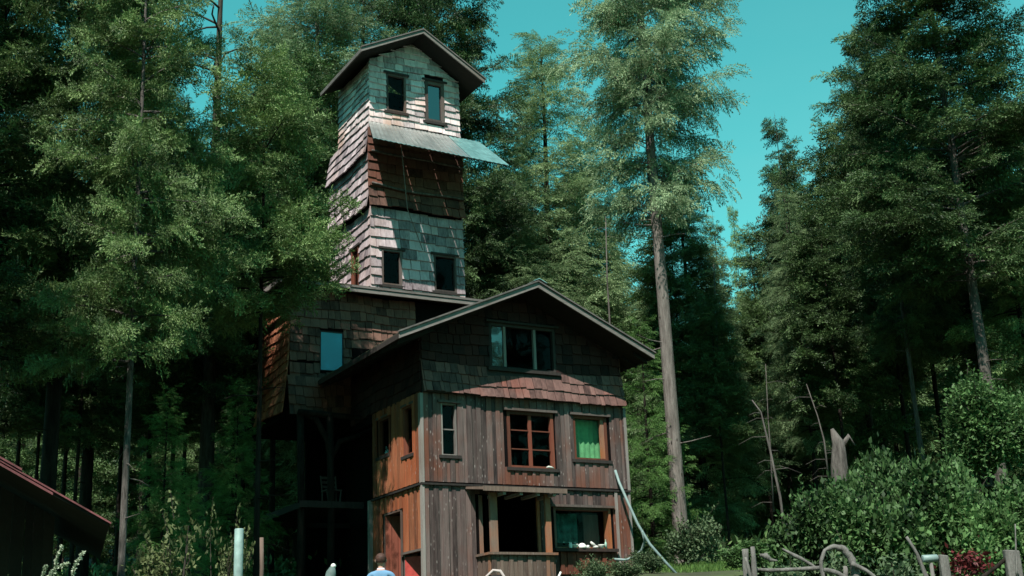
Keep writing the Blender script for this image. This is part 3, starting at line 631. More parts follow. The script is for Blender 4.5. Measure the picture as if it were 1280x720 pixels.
mb = MB(); p = wor(4.28, -.1, 7.802); mb.tube([(-.12, 0, .03), (-.04, .0, .05), (.05, 0, .04), (.14, 0, .02)], [.02, .04, .035, .02], 7); o = mb.build('pale_stone', M['stone'], smooth=True); o.location = p; o.rotation_euler[2] = A; tag(o, 'small pale stone on the sill of the six pane window', 'stone')

# ------------------------------------------------------------------ hoses
def on_front(px, py, w):   # point of the plane w metres in front of the facade
    d = _f+_r*(px-640)/F+_u*(360-py)/F; uy = np.array([-sin(A), cos(A), 0]); t = (-w-(CAM-O)@uy)/(d@uy); return CAM+d*t
M['hose'] = plain('pale_hose', (.20, .28, .27), .5, var=.15)
mb = MB(); pts = [on_front(x, y, w) for x, y, w in ((769, 588, .15), (774, 603, .3), (784, 626, .6), (797, 655, .8), (812, 680, 1.0), (832, 703, 1.2), (862, 735, 1.4))]; mb.tube(pts, .045, 8)
tag(mb.build('water_pipe', M['hose'], smooth=True), 'long pale straight pipe slanting down from the right corner of the house', 'pipe')
mb = MB(); pts = [on_front(x, y, w) for x, y, w in ((803, 664, .95), (806, 676, .8), (802, 688, .6), (793, 696, .4), (782, 700, .3), (768, 699, .2))]; mb.tube(pts, .04, 8)
tag(mb.build('curved_hose', M['hose'], smooth=True), 'short pale hose curving from the slanting pipe back to the wall foot', 'hose')

# ------------------------------------------------------------------ vegetation
def build_quads(name, Q, rnd, matl, parent=None):
    n = len(Q); me = bpy.data.meshes.new(name)
    me.vertices.add(n*4); me.vertices.foreach_set('co', Q.reshape(-1).astype(np.float32))
    me.loops.add(n*4); me.loops.foreach_set('vertex_index', np.arange(n*4, dtype=np.int32))
    me.polygons.add(n); me.polygons.foreach_set('loop_start', np.arange(0, n*4, 4, dtype=np.int32))
    a = me.attributes.new('rnd', 'FLOAT', 'FACE'); a.data.foreach_set('value', rnd.astype(np.float32))
    me.materials.append(matl); me.update(); return me
def leaf_quads(P, D, U, L, Wd):
    """quads from base points P, directions D, side vectors U"""
    a = P; c = P+D*L[:, None]; mdl = P+D*(L*.45)[:, None]
    return np.stack([a, mdl+U*Wd[:, None], c, mdl-U*Wd[:, None]], 1)
def nrm(v): return v/(np.linalg.norm(v, axis=-1, keepdims=True)+1e-9)
def frond(rng, ntw=13, per=5, nl=.13, nw=.028, droop=.3, hang=0.0, ang=.95, puff=.15):
    P = []; D = []
    for k in range(ntw):
        t = .08+.88*(k+.5)/ntw; side = 1 if k % 2 else -1
        L = (.42*(1-t)**.6+.10)*rng.uniform(.7, 1.15); a = ang+rng.uniform(-.2, .2)
        d = np.array([cos(a), side*sin(a), rng.uniform(-1.2, 1.4)*puff-hang*rng.uniform(.4, 1.2)]); d /= np.linalg.norm(d)
        for j in range(per):
            s = (j+rng.uniform(.1, .9))/per*L
            P.append(np.array([t, 0, 0])+d*s); dd = d+rng.normal(0, .42, 3); D.append(dd)
    for j in range(9): P.append(np.array([.1+.1*j, 0, 0])); D.append(np.array([1, 0, 0])+rng.normal(0, .5, 3))
    P = np.array(P); P[:, 2] -= droop*P[:, 0]**2; D = nrm(np.array(D)); D[:, 2] -= droop*.6*P[:, 0]; D = nrm(D)
    U = nrm(np.cross(D, rng.normal(0, .5, (len(D), 3))+np.array([0, 0, 1.])))
    n = len(P); return leaf_quads(P, D, U, nl*rng.uniform(.7, 1.3, n), nw*rng.uniform(.8, 1.3, n))
def place_fronds(rng, temps, P, D, S, roll=.5):
    """instances of frond templates turned along D"""
    out = []; rn = []
    D = nrm(D); up = np.array([0, 0, 1.])+rng.normal(0, roll, (len(D), 3)); Y = nrm(np.cross(up, D)); Z = np.cross(D, Y)
    which = rng.integers(0, len(temps), len(P)); fr = rng.uniform(0, 1, len(P))
    for k, T in enumerate(temps):
        ix = np.where(which == k)[0]
        if not len(ix): continue
        R = np.stack([D[ix], Y[ix], Z[ix]], 1)*S[ix][:, None, None]
        Q = np.einsum('mvi,nij->nmvj', T, R)+P[ix][:, None, None, :]
        out.append(Q.reshape(-1, 4, 3)); rn.append((fr[ix][:, None]*.7+rng.uniform(0, .3, (len(ix), len(T)))).reshape(-1))
    return np.concatenate(out), np.concatenate(rn)
def make_tree(seed, H, cb, R, levels, per, shape, leafm, barkm, trunk_r, fr_kw, fscale=1.15, elev0=.15, curve=-.5, nf=9, top=1.0, dead=10, lean=0.0, irregular=.25, gaps=.1, side_bias=None, limbs=True, dead_top=False):
    rng = np.random.default_rng(seed); temps = [frond(rng, **fr_kw) for _ in range(4)]
    mb = MB(); ks = np.linspace(0, 1, 15); wob = np.cumsum(rng.normal(0, .012*H/12, (15, 2)), 0); wob -= wob[0]
    path = [(wob[i, 0]*k+lean*H*k*k, wob[i, 1]*k, H*k) for i, k in enumerate(ks)]
    mb.tube([(0, 0, -1.2)]+path, [trunk_r*1.35]+[trunk_r*(1.12 if k == 0 else (1-k)**.75+.02) for k in ks], 12)
    pz = np.array([p[2] for p in path]); px_ = np.array([p[0] for p in path]); py_ = np.array([p[1] for p in path])
    def tr(z): return np.array([np.interp(z, pz, px_), np.interp(z, pz, py_), z])
    P = []; D = []; S = []
    for i in range(levels):
        f = (i+rng.uniform(-.3, .3))/levels; f = min(max(f, 0), 1); z = H*(cb+(top-cb)*f)
        for b in range(per):
            if rng.random() < gaps: continue
            az = rng.uniform(0, 2*pi); L = R*shape(f)*rng.uniform(1-irregular*1.6, 1+irregular)
            if side_bias: L *= 1+side_bias[1]*cos(az-side_bias[0])
            if L < .35: L = .35
            zz = z+rng.uniform(-.4, .4); base = tr(min(zz, H*.99)); e = elev0+.5*f*f+rng.uniform(-.15, .15)
            h = np.array([cos(az), sin(az), 0]); n = 7; pts = []
            bend = rng.uniform(-.25, .25); lat = np.array([-sin(az), cos(az), 0])
            for s in np.linspace(0, 1, n): pts.append(base+h*L*s+lat*L*bend*s*s+np.array([0, 0, 1.])*(L*s*math.tan(e)+curve*L*.35*s*s+.10*L*s**4))
            pts = np.array(pts)
            if limbs: mb.tube(pts, list(np.linspace(max(.018, .014*L), .006, n)), 4, cap=False)
            m_ = max(3, int(nf*L/R*1.15)+2)
            for s in np.linspace(.2 if L > 1 else .05, 1.0, m_)**.85:
                idx = s*(n-1); i0 = min(int(idx), n-2); p = pts[i0]+(pts[i0+1]-pts[i0])*(idx-i0); t = nrm(pts[i0+1]-pts[i0])
                for sd in (-1, 1):
                    sg = rng.uniform(.35, 1.0)*sd if s < .97 else rng.uniform(-.3, .3)
                    d = t*cos(sg)+lat*sin(sg)+np.array([0, 0, rng.uniform(-.35, .45)]); P.append(p+rng.normal(0, .10, 3)); D.append(d)
                    S.append(fscale*rng.uniform(.6, 1.15)*(.55+.45*min(1, L/2.2))*(1.05-.35*s))
    for k in range(dead):
        z = rng.uniform(.08, cb+.15)*H; az = rng.uniform(0, 2*pi); L = rng.uniform(.5, 2.2); b0 = tr(z); e = rng.uniform(-.4, .1)
        mb.tube([b0, b0+np.array([cos(az), sin(az), e*.5])*L*.5, b0+np.array([cos(az+.1), sin(az+.1), e])*L], [.03, .018, .006], 4, cap=False)
    if dead_top:
        for k in range(34):
            z = rng.uniform(top*.86, 1.0)*H; az = rng.uniform(0, 2*pi); L = rng.uniform(1.0, 3.2); b0 = tr(z); e = rng.uniform(-.1, .35)
            mb.tube([b0, b0+np.array([cos(az), sin(az), e+.2])*L*.4, b0+np.array([cos(az+.2), sin(az+.2), e])*L*.75, b0+np.array([cos(az+.25), sin(az+.25), e-.25])*L], [.06, .045, .03, .008], 5, cap=False)
    me_t = mb.build('trunk', barkm, smooth=True); tm = me_t.data; bpy.data.objects.remove(me_t)
    Q, rn = place_fronds(rng, temps, np.array(P), np.array(D), np.array(S)); return tm, build_quads('crown', Q, rn, leafm), H
cone = lambda f: (1-f)**.8*(.55+.45*min(1, f*6))+.03
dome = lambda f: (1-f**2.2)*(.6+.4*min(1, f*5))+.04
broad = lambda f: min(1, .75+f*1.2)*(1-f)**.55+.05
FK = dict(ntw=17, per=8, nl=.11, nw=.019, droop=.3, puff=.4); HK = dict(ntw=16, per=8, nl=.10, nw=.017, droop=.6, hang=.6, ang=.8, puff=.3); BK_ = dict(ntw=14, per=5, nl=.16, nw=.030, droop=.35, puff=.4)
T = {}
T['fir'] = make_tree(1, 32, .30, 4.4, 23, 8, broad, M['fir'], M['bark_dark'], .19, FK, 1.5, .2, -.9, 9, gaps=.12, irregular=.42)
T['lowfir'] = make_tree(21, 18, .50, 2.6, 18, 7, broad, M['fir'], M['bark_dark'], .10, FK, 1.15, .1, -.7, 8, gaps=.1, irregular=.4)
T['fir2'] = make_tree(2, 32, .34, 4.0, 22, 8, broad, M['fir'], M['bark_dark'], .30, FK, 1.5, .25, -1.0, 9, gaps=.18, irregular=.35)
T['bigfir'] = make_tree(3, 34, .36, 4.6, 25, 9, broad, M['fir_b'], M['bark_mid'], .26, FK, 1.5, .3, -.8, 10, gaps=.14, irregular=.42)
T['midfir'] = make_tree(23, 30, .42, 3.8, 22, 6, broad, M['fir_b'], M['bark_dark'], .17, BK_, 1.5, .15, -.6, 8, gaps=.08, limbs=False)
T['baretop'] = make_tree(4, 34, .24, 3.8, 19, 8, dome, M['fir'], M['bark_mid'], .36, FK, 1.3, .1, -.6, 8, top=.62, gaps=.2, dead_top=True)
T['hemlock'] = make_tree(5, 36, .38, 3.3, 34, 8, dome, M['khaki'], M['bark_grey'], .36, HK, 1.45, .35, -.8, 9, irregular=.5, gaps=.2)
T['cedar'] = make_tree(6, 28, .10, 3.9, 38, 8, cone, M['cedar'], M['bark_dark'], .25, HK, 1.35, .25, -.7, 8, irregular=.28, gaps=.1)
T['young'] = make_tree(7, 14, .06, 2.6, 20, 6, cone, M['bright'], M['bark_dark'], .12, HK, .95, .15, -.5, 7)
T['bga'] = make_tree(8, 26, .12, 3.2, 22, 5, cone, M['fir_b'], M['bark_dark'], .2, BK_, 1.45, .1, -.6, 6, limbs=False)
T['bgb'] = make_tree(9, 26, .22, 3.0, 20, 5, broad, M['fir_b'], M['bark_mid'], .2, BK_, 1.45, .1, -.6, 6, limbs=False)
T['bgc'] = make_tree(10, 24, .08, 2.6, 22, 5, cone, M['fir'], M['bark_dark'], .18, BK_, 1.3, .05, -.5, 6, limbs=False)
treerng = random.Random(5)
def tree(kind, x, y, ztop, label, name='conifer_tree', cat='tree', group=None, rot=None, wide=1.0, crown=True):
    tm, cm, H = T[kind]; z = gz(x, y); s = (ztop-z)/H
    rz = treerng.uniform(0, 6.28) if rot is None else rot
    e = empty(name, (x, y, z-.05), rz, label, cat, group); e.scale = (s*wide, s*wide, s)
    for nm, me in (('trunk', tm), ('crown', cm)):
        o = bpy.data.objects.new(nm, me); COL.objects.link(o); o.parent = e
    return e
def rebark(kind, new, matl):
    tm = T[kind][0].copy(); tm.materials[0] = matl; T[new] = (tm, T[kind][1], T[kind][2])
T['midlight'] = make_tree(24, 26, .30, 3.2, 26, 7, cone, M['cedar'], M['bark_dark'], .15, HK, 1.2, .2, -.8, 7)
rebark('bigfir', 'greybig', bark('dull_grey_bark', (.04, .034, .03), (.15, .13, .115))); rebark('fir', 'greyfir', bark('patchy_grey_bark', (.03, .026, .024), (.19, .17, .155)))
def tp(kind, px, Y, pytop, label, py=600, **kw):
    p = at(px, py, Y); zt = at(px, pytop, Y)[2]; return tree(kind, p[0], Y, zt, label, **kw)

# left group
tp('greyfir', 157, 31, -210, 'tall fir with a thin pale trunk beside the dark shed', name='fir_tree', wide=.72)
tp('baretop', 262, 44, -150, 'big fir with a bare grey top and broken branches above its crown', name='fir_tree', py=450, wide=1.0)
tp('fir2', 60, 35, -260, 'tall dark fir behind the red edged shed roof', name='fir_tree')
tp('fir', -40, 33, -200, 'fir standing farthest left, cut by the left edge of the photo', name='fir_tree')
tp('fir2', 108, 44, -60, 'fir behind and left of the thin pale trunk', name='fir_tree')
tp('fir', 185, 50, 120, 'fir between the thin pale trunk and the thick dark trunk, farther back', name='fir_tree')
tp('lowfir', 322, 37, 60, 'fir whose branches reach over the left face of the tower', name='fir_tree', wide=.95)
tp('hemlock', 395, 60, -60, 'pale conifer just left of the lookout roof', name='hemlock_tree', wide=1.25)
tp('cedar', 455, 62, -80, 'pale green conifer straight behind the lookout roof', name='cedar_tree', wide=1.1)
tp('bigfir', 560, 57, -130, 'dark fir behind the right side of the tower', name='fir_tree', wide=.8)
tp('cedar', 372, 68, 110, 'conifer far behind the bare topped fir', name='cedar_tree')
# centre
tp('cedar', 700, 62, 40, 'broad pointed cedar between the tower and the tall pale tree', name='cedar_tree', wide=1.2)
tp('cedar', 625, 66, 215, 'smaller cedar right beside the tower awning', name='cedar_tree', wide=1.2)
tp('hemlock', 846, 46, -330, 'tall conifer with a smooth pale trunk right of the house', name='hemlock_tree', wide=.8, rot=2.0)
tp('cedar', 652, 58, 215, 'middle sized pale green cedar just right of the metal awning', name='cedar_tree', wide=1.3)
tp('cedar', 752, 64, 175, 'pale green cedar tucked left of the tall pale tree', name='cedar_tree', wide=1.2)
tp('cedar', 880, 58, 215, 'dark green conifer behind the right of the pale trunk', name='cedar_tree', wide=1.2)
tp('bgc', 783, 72, 300, 'small pointed conifer in the sky gap left of the pale trunk', name='conifer_tree')
tp('young', 812, 47, 395, 'young bright green hemlock between house corner and pale trunk', name='hemlock_tree')
tp('young', 205, 37, 478, 'young hemlock catching the sun right of the thin pale trunk', name='hemlock_tree')
tp('young', 296, 41, 470, 'young hemlock in the shade left of the porch', name='hemlock_tree')
tp('young', 240, 35, 590, 'small young hemlock low between the two trunks', name='hemlock_tree')
# right
tp('greybig', 1240, 44, -170, 'biggest dark fir on the right, its grey trunk above the round bush', name='fir_tree', py=520, wide=1.1)
tp('greybig', 1156, 49, 30, 'fir with a thin grey trunk left of the biggest fir', name='fir_tree', wide=.68)
tp('bgb', 1018, 62, 135, 'grey green spire at the left shoulder of the right hand firs', name='fir_tree', wide=.62)
tp('midlight', 1020, 56, 235, 'sunlit pale green conifer left of the right hand firs', name='cedar_tree', wide=1.0)
tp('bgc', 948, 88, 243, 'tiny dark spire standing in the sky between the tree groups', name='conifer_tree', wide=.38)
tp('fir2', 1310, 46, 110, 'fir at the right edge, lower than the biggest fir', name='fir_tree')
tp('bgb', 1096, 58, 130, 'fir filling in behind the thin grey trunk on the right', name='fir_tree')
tp('bgc', 922, 74, 262, 'small dark conifer beside the tiny spire, left of it', name='conifer_tree', wide=.8)
tp('bgc', 968, 66, 272, 'low conifer right of the tiny dark spire', name='conifer_tree')
# inner edge of the forest
ie = random.Random(77)
for px, Y, top in ((-60, 45, 150), (-10, 41, 240), (45, 43, 270), (95, 42, 300), (185, 45, 290), (230, 49, 250),  (20, 51, 250), (80, 54, 230), (150, 56, 210), (215, 57, 200), (290, 55, 180), (340, 53, 120), (395, 55, 60), (860, 58, 260), (905, 54, 370), (960, 62, 370), (1060, 54, 260), (1095, 60, 180), (1140, 56, 140), (1185, 58, 90), (1245, 55, 120), (1300, 56, 150), (1340, 50, 120)):
    tp('midfir', px, Y, top, 'high crowned dark fir in the shaded inner edge of the forest', name='fir_tree', group='firs of the shaded forest edge', wide=ie.uniform(.95, 1.2))
# dense forest behind
rr = random.Random(21)
for row, Y in enumerate((64, 72, 80, 89, 99, 110)):
    half = Y*.52; k = int(2*half/4.2)
    for i in range(k):
        x = -half+(i+.5)*2*half/k+rr.uniform(-1.1, 1.1); y = Y+rr.uniform(-2.5, 2.5)
        pxx = 640+F*x/(y*.96)-0.0
        gap = 735 < pxx < 985
        el = rr.uniform(15.6, 17.6) if gap else rr.uniform(17.5, 22.5)
        if pxx < 560: el = rr.uniform(16.5, 20.5)
        zt = 1.6+y*math.tan(radians(el)); zt = min(zt, gz(x, y)+36)
        w0 = wor(0, 0, 0)
        tree(rr.choice(('bga', 'bgb', 'bgc')), x, y, zt, 'dark conifer in the dense forest behind the clearing', 'conifer_tree', 'tree', 'conifers of the dense forest behind', wide=rr.uniform(.9, 1.25))
# trees outside the frame that shade the left foreground
for (x, y, h) in ((-18, 17, 28), (-17.5, 25, 30), (-14.5, 19.5, 25), (-22, 9, 28)):
    tree('fir', x, y, gz(x, y)+h, 'tall fir beside the clearing left of the view', 'fir_tree', 'tree', 'firs left of the clearing')
for (x, y, h) in ((-7, -14, 34), (5, -16, 35), (15, -14, 34), (-17, -15, 35), (-27, -12, 34), (25, -11, 34), (0, -24, 37), (10, -25, 37), (-12, -25, 37), (32, -5, 30), (38, -12, 30), (40, 4, 30), (36, 18, 30), (-34, -34, 26), (-24, -40, 30), (-12, -38, 27), (2, -42, 30), (14, -38, 28), (26, -40, 28), (-44, -22, 30)):  # unseen ring added to cut sky light and darken window reflections
    tree('bga', x, y, gz(x, y)+h, 'unseen conifer added behind the view to block sky light', 'conifer_tree', 'tree', 'unseen conifers added behind the viewer')

# thin dead trunks
def snag(name, pts, r0, label, matl='dead', twigs=10, seed=0):
    rs = np.random.default_rng(seed); P = [at(*p) for p in pts]; mb = MB(); n = len(P); mb.tube(P, list(np.linspace(r0*.6, r0*.2, n)), 7)
    for k in range(twigs):
        i = rs.integers(0, n-1); b0 = P[i]+(P[i+1]-P[i])*rs.random(); az = rs.uniform(0, 2*pi); L = rs.uniform(.4, 1.4)
        mb.tube([b0, b0+np.array([cos(az), sin(az), .1])*L*.4, b0+np.array([cos(az), sin(az), -.15])*L*.8], [.012, .009, .004], 4, cap=False)
    return tag(mb.build(name, M[matl], smooth=True), label, 'dead tree')
snag('dead_tree', [(984, 690, 42), (975, 620, 42), (962, 560, 42), (951, 515, 42), (940, 500, 42)], .09, 'thin pale dead trunk leaning left above the left fence posts', seed=1)
snag('dead_tree', [(967, 640, 50), (963, 560, 50), (960, 520, 50), (957, 455, 50)], .06, 'thin upright dead trunk behind the leaning one', seed=2)
snag('dead_tree', [(1036, 600, 48), (1030, 550, 48), (1022, 520, 48), (1008, 480, 48)], .07, 'thin bent dead trunk left of the broken stump', seed=3)
snag('dead_tree', [(905, 600, 56), (900, 500, 56), (897, 430, 56), (892, 330, 56)], .08, 'thin pale dead trunk right of the tall pale tree', seed=4)
snag('dead_tree', [(765, 470, 58), (762, 400, 58), (759, 350, 58), (757, 270, 58)], .1, 'bleached broken trunk above the right roof slope', seed=5, twigs=14)
# stump
mb = MB(); c = at(1050, 590, 40); mb.tube([c+[0, 0, -1.5], c+[0, 0, .2], c+[.05, 0, .9], c+[-.1, 0, 1.35]], [.4, .26, .2, .05], 9); mb.tube([c+[.1, 0, .7], c+[.4, 0, 1.1], c+[.55, 0, .8]], [.12, .08, .03], 6)
tag(mb.build('tree_stump', M['dead'], smooth=True), 'broken grey stump standing above the shrubs', 'stump')

# shrubs
def make_shrub(seed, R, Hh, ncl, per, leafm, L=.11, Wd=.035, lobes=6):
    rng = np.random.default_rng(seed); lc = rng.normal(0, 1, (lobes, 3))*[R*.45, R*.45, Hh*.16]+[0, 0, Hh*.55]; lr = rng.uniform(.25, .5, lobes)
    w = rng.integers(0, lobes, ncl); d = nrm(rng.normal(0, 1, (ncl, 3))); rad = rng.uniform(.35, 1.0, ncl)**.5
    C = lc[w]+d*(rad*lr[w])[:, None]*np.array([R, R, Hh*.75]); C[:, 2] = np.maximum(C[:, 2], .05)
    C[:, :2] *= R/np.percentile(np.abs(C[:, :2]), 97); C[:, 2] *= Hh/np.percentile(C[:, 2], 98)
    P = (C[:, None, :]+rng.normal(0, .12*min(1, R), (ncl, per, 3))).reshape(-1, 3); out = np.repeat(d, per, 0)
    P[:, 2] *= Hh/np.percentile(P[:, 2], 99.3); P[:, :2] *= R/np.percentile(np.abs(P[:, :2]), 98)
    D = nrm(out*.6+rng.normal(0, .7, P.shape)+[0, 0, .1]); U = nrm(np.cross(D, rng.normal(0, .45, P.shape)+[0, 0, 1])); n = len(P)
    Q = leaf_quads(P, D, U, L*rng.uniform(.6, 1.4, n), Wd*rng.uniform(.8, 1.4, n)); rn = np.repeat(rng.uniform(0, .7, ncl), per)+rng.uniform(0, .3, n)
    mb = MB()
    sq = []; sr_ = []
    for k in range(26):          # stray shoots standing clear of the mound
        c = C[rng.integers(0, ncl)]; dr = nrm(c*[1, 1, .3]+rng.normal(0, .4, 3)+[0, 0, 1.1]); Ls = rng.uniform(.25, .6); pts_ = [c, c+dr*Ls*.5, c+dr*Ls+[0, 0, -.04]]; mb.tube(pts_, [.01, .007, .003], 4, cap=False)
        t_ = rng.uniform(.1, 1, 14); Pb = c+dr*(t_*Ls)[:, None]; Db = nrm(rng.normal(0, .8, (14, 3))+[0, 0, .3]); Ub = nrm(np.cross(Db, rng.normal(0, .4, (14, 3))+[0, 0, 1]))
        sq.append(leaf_quads(Pb, Db, Ub, L*rng.uniform(.5, 1.1, 14), Wd*rng.uniform(.6, 1.1, 14))); sr_.append(rng.uniform(.5, 1, 14))
    Q = np.concatenate([Q]+sq); rn = np.concatenate([rn]+sr_)
    me = build_quads('foliage', Q, rn, leafm)
    for k in range(10):
        t = C[rng.integers(0, ncl)]; mb.tube([(rng.uniform(-.1, .1), rng.uniform(-.1, .1), -.3), t*[.5, .5, .45]+rng.normal(0, .05, 3), t], [.035, .022, .008], 5, cap=False)
    o = mb.build('stems', M['bark_mid'], smooth=True); sm = o.data; bpy.data.objects.remove(o); return me, sm
S = {'a': make_shrub(1, 1.0, 1.6, 330, 74, M['shrub'], .11, .036, 12), 'b': make_shrub(2, 1.0, 1.5, 310, 74, M['shrub'], .10, .034, 11), 'e': make_shrub(33, 1.0, 1.4, 60, 16, leafmat('olive_leaf', (.02, .03, .014), (.12, .15, .06), .25, 1.2, .6, .15), .095, .034, 7), 'c': make_shrub(3, 1.0, 1.4, 170, 26, M['shrub_pale'], .10, .034, 7), 'd': make_shrub(4, 1.0, 1.6, 520, 44, M['shrub'], .085, .022, 9)}
SH = {'e': 1.4, 'a': 1.6, 'b': 1.5, 'c': 1.4, 'd': 1.6}
def shrub(kind, px, top, hw, Y, label, group=None, z=None):
    p = at(px, top, Y); g = gz(p[0], Y) if z is None else z; r = hw*Y/F*.98
    e = empty('shrub', (p[0], Y, g), treerng.uniform(0, 6), label, 'shrub', group); e.scale = (r, r, max(.2, (p[2]-g)/SH[kind]))
    for nm, me in zip(('foliage', 'stems'), S[kind]):
        o = bpy.data.objects.new(nm, me); COL.objects.link(o); o.parent = e
    return e
shrub('a', 1012, 622, 52, 30, 'broad green shrub behind the driftwood hoop')
shrub('b', 1078, 590, 50, 32, 'leafy shrub below the broken stump')
shrub('b', 1120, 575, 50, 34, 'shrub between the broken stump and the thin grey trunk')
shrub('a', 1150, 600, 66, 30, 'green shrub behind the teal cylinder on the fence')
shrub('a', 1085, 625, 62, 28, 'low leafy shrub behind the driftwood hoop, right of the broad one')
shrub('b', 1222, 628, 62, 29, 'low shrub behind the red leaved plant')
shrub('a', 1292, 612, 60, 30, 'shrub at the right edge behind the wide fence post')
shrub('b', 1190, 590, 50, 33, 'yellowish shrub under the tall round bush')
shrub('b', 955, 680, 38, 36, 'dark low shrub behind the left fence posts')
shrub('d', 1216, 484, 72, 37, 'tall round bush in front of the biggest fir trunk', z=gz(0, 37)+2.6)
shrub('c', 858, 652, 36, 43, 'pale leafed bush at the foot of the tall pale trunk')
shrub('c', 778, 702, 28, 36.6, 'pale bushy plant under the ground floor sill')
shrub('c', 740, 700, 24, 35.4, 'small bushy plant at the right foot of the bay window')
shrub('c', 812, 690, 24, 40, 'low bush under the slanting pipe')
shrub('e', 222, 655, 62, 29, 'loose pale leafed bush between the thin trunk and the round pole')
shrub('e', 272, 655, 34, 31, 'small pale leafed bush right behind the round pole')

# grass
rng = np.random.default_rng(8); n = 60000; gx_ = rng.uniform(2, 17, n); gy_ = rng.uniform(30, 50, n); keep = np.array([(x-O[0])*cos(A)+(y-O[1])*sin(A) > 8.0 for x, y in zip(gx_, gy_)]); gx_, gy_ = gx_[keep], gy_[keep]; n = len(gx_)
P = np.stack([gx_, gy_, np.array([gz(0, y) for y in gy_])-.05], 1); D = nrm(rng.normal(0, .35, (n, 3))+[0, 0, 1]); U = nrm(np.cross(D, rng.normal(0, 1, (n, 3))))
me = build_quads('grass', leaf_quads(P, D, U, rng.uniform(.12, .34, n), rng.uniform(.008, .018, n)), rng.uniform(0, 1, n), M['grass']); o = bpy.data.objects.new('grass', me); COL.objects.link(o); tag(o, 'rough bright green grass right of the house', 'grass', kind='stuff')
# undergrowth under the trees
n = 60000; x_ = rng.uniform(-45, 45, n); y_ = rng.uniform(46, 100, n); P = np.stack([x_, y_, np.interp(y_, [38, 45, 60, 100], [4.3, 5, 6.2, 9])+rng.uniform(-.1, .9, n)**1], 1); D = nrm(rng.normal(0, .7, (n, 3))+[0, 0, .4]); U = nrm(np.cross(D, rng.normal(0, .5, (n, 3))+[0, 0, 1]))
me = build_quads('undergrowth', leaf_quads(P, D, U, rng.uniform(.2, .5, n), rng.uniform(.06, .12, n)), rng.uniform(0, 1, n), M['fir_b']); o = bpy.data.objects.new('undergrowth', me); COL.objects.link(o); tag(o, 'dark ferny undergrowth on the forest floor', 'undergrowth', kind='stuff')

# ------------------------------------------------------------------ foreground: shed, pole, fence
# dark shed with red edged roof at far left
sp = at(135, 660, 22); SX, SZ = sp[0], sp[2]; sg = gz(0, 22)
SR = radians(19)
shed_e = empty('shed', (SX-4*cos(SR), 22-4*sin(SR), sg), SR, 'low dark shed with a reddish metal roof edge at the far left', 'shed')
_best = None
for q in np.linspace(.1, 8, 400):      # run of the rake back to the edge of the view
    P_ = np.array([SX-q*cos(SR), 22-q*sin(SR), 0]); d_ = at(0, 584, P_[1]); 
    if _best is None or abs(d_[0]-P_[0]) < _best[0]: _best = (abs(d_[0]-P_[0]), (d_[2]-SZ)/q)
slope = _best[1]; mb = MB()
ax = -3.2  # apex, shed local x; right eave at +4
def sh(x): return (SZ-sg)+(4-x)*slope if x > ax else (SZ-sg)+(4-ax)*slope-(ax-x)*slope
mb.hexa([(ax, -.6, sh(ax)-.1), (4, -.6, sh(4)-.04), (4, 5, sh(4)-.04), (ax, 5, sh(ax)-.1), (ax, -.6, sh(ax)), (4, -.6, sh(4)), (4, 5, sh(4)), (ax, 5, sh(ax))]); mb.hexa([(-10.4, -.6, sh(-10.4)-.1), (ax, -.6, sh(ax)-.1), (ax, 5, sh(ax)-.1), (-10.4, 5, sh(-10.4)-.1), (-10.4, -.6, sh(-10.4)), (ax, -.6, sh(ax)), (ax, 5, sh(ax)), (-10.4, 5, sh(-10.4))])
sr = mb.build('roof', M['soffit'], shed_e)
M['redmetal'] = plain('rusty_red_metal', (.20, .065, .07), .5, .3, .4, .5, 4); mb = MB()
for k, (o1, o2, x0, x1) in enumerate(((.006, .035, ax, 4.03), (.05, .085, ax, 2.6), (-.06, -.02, ax, 3.1))):
    mb.hexa([(x0, -.64-.02*k, sh(x0)+o1), (x1, -.64-.02*k, sh(x1)+o1), (x1, -.3, sh(x1)+o1), (x0, -.3, sh(x0)+o1), (x0, -.64-.02*k, sh(x0)+o2), (x1, -.64-.02*k, sh(x1)+o2), (x1, -.3, sh(x1)+o2), (x0, -.3, sh(x0)+o2)] if o1 > 0 else [(x0, -.66, sh(x0)+o1), (x1, -.66, sh(x1)+o1), (x1, -.603, sh(x1)+o1), (x0, -.603, sh(x0)+o1), (x0, -.66, sh(x0)+o2), (x1, -.66, sh(x1)+o2), (x1, -.603, sh(x1)+o2), (x0, -.603, sh(x0)+o2)], random.random())
mb.build('roof_edge', M['redmetal'], sr)
mb = MB(); WLp = Plane(0, 0, (1, 0), (0, -1)); x = -9.4
while x < 3.0:
    w = random.uniform(.14, .22); mb.hexa([(x, 1.5, -.6), (x+w-.008, 1.5, -.6), (x+w-.008, 1.55, -.6), (x, 1.55, -.6), (x, 1.5, sh(x)-.12), (x+w-.008, 1.5, sh(x+w)-.12), (x+w-.008, 1.55, sh(x+w)-.12), (x, 1.55, sh(x)-.12)], random.random()); x += w
mb.box(2.95, 3.05, 1.55, 4.8, -.6, sh(3)-.13); mb.box(-9.4, -9.3, 1.55, 4.8, -.6, sh(-9.3)-.13); mb.build('wall', M['soffit'], shed_e)

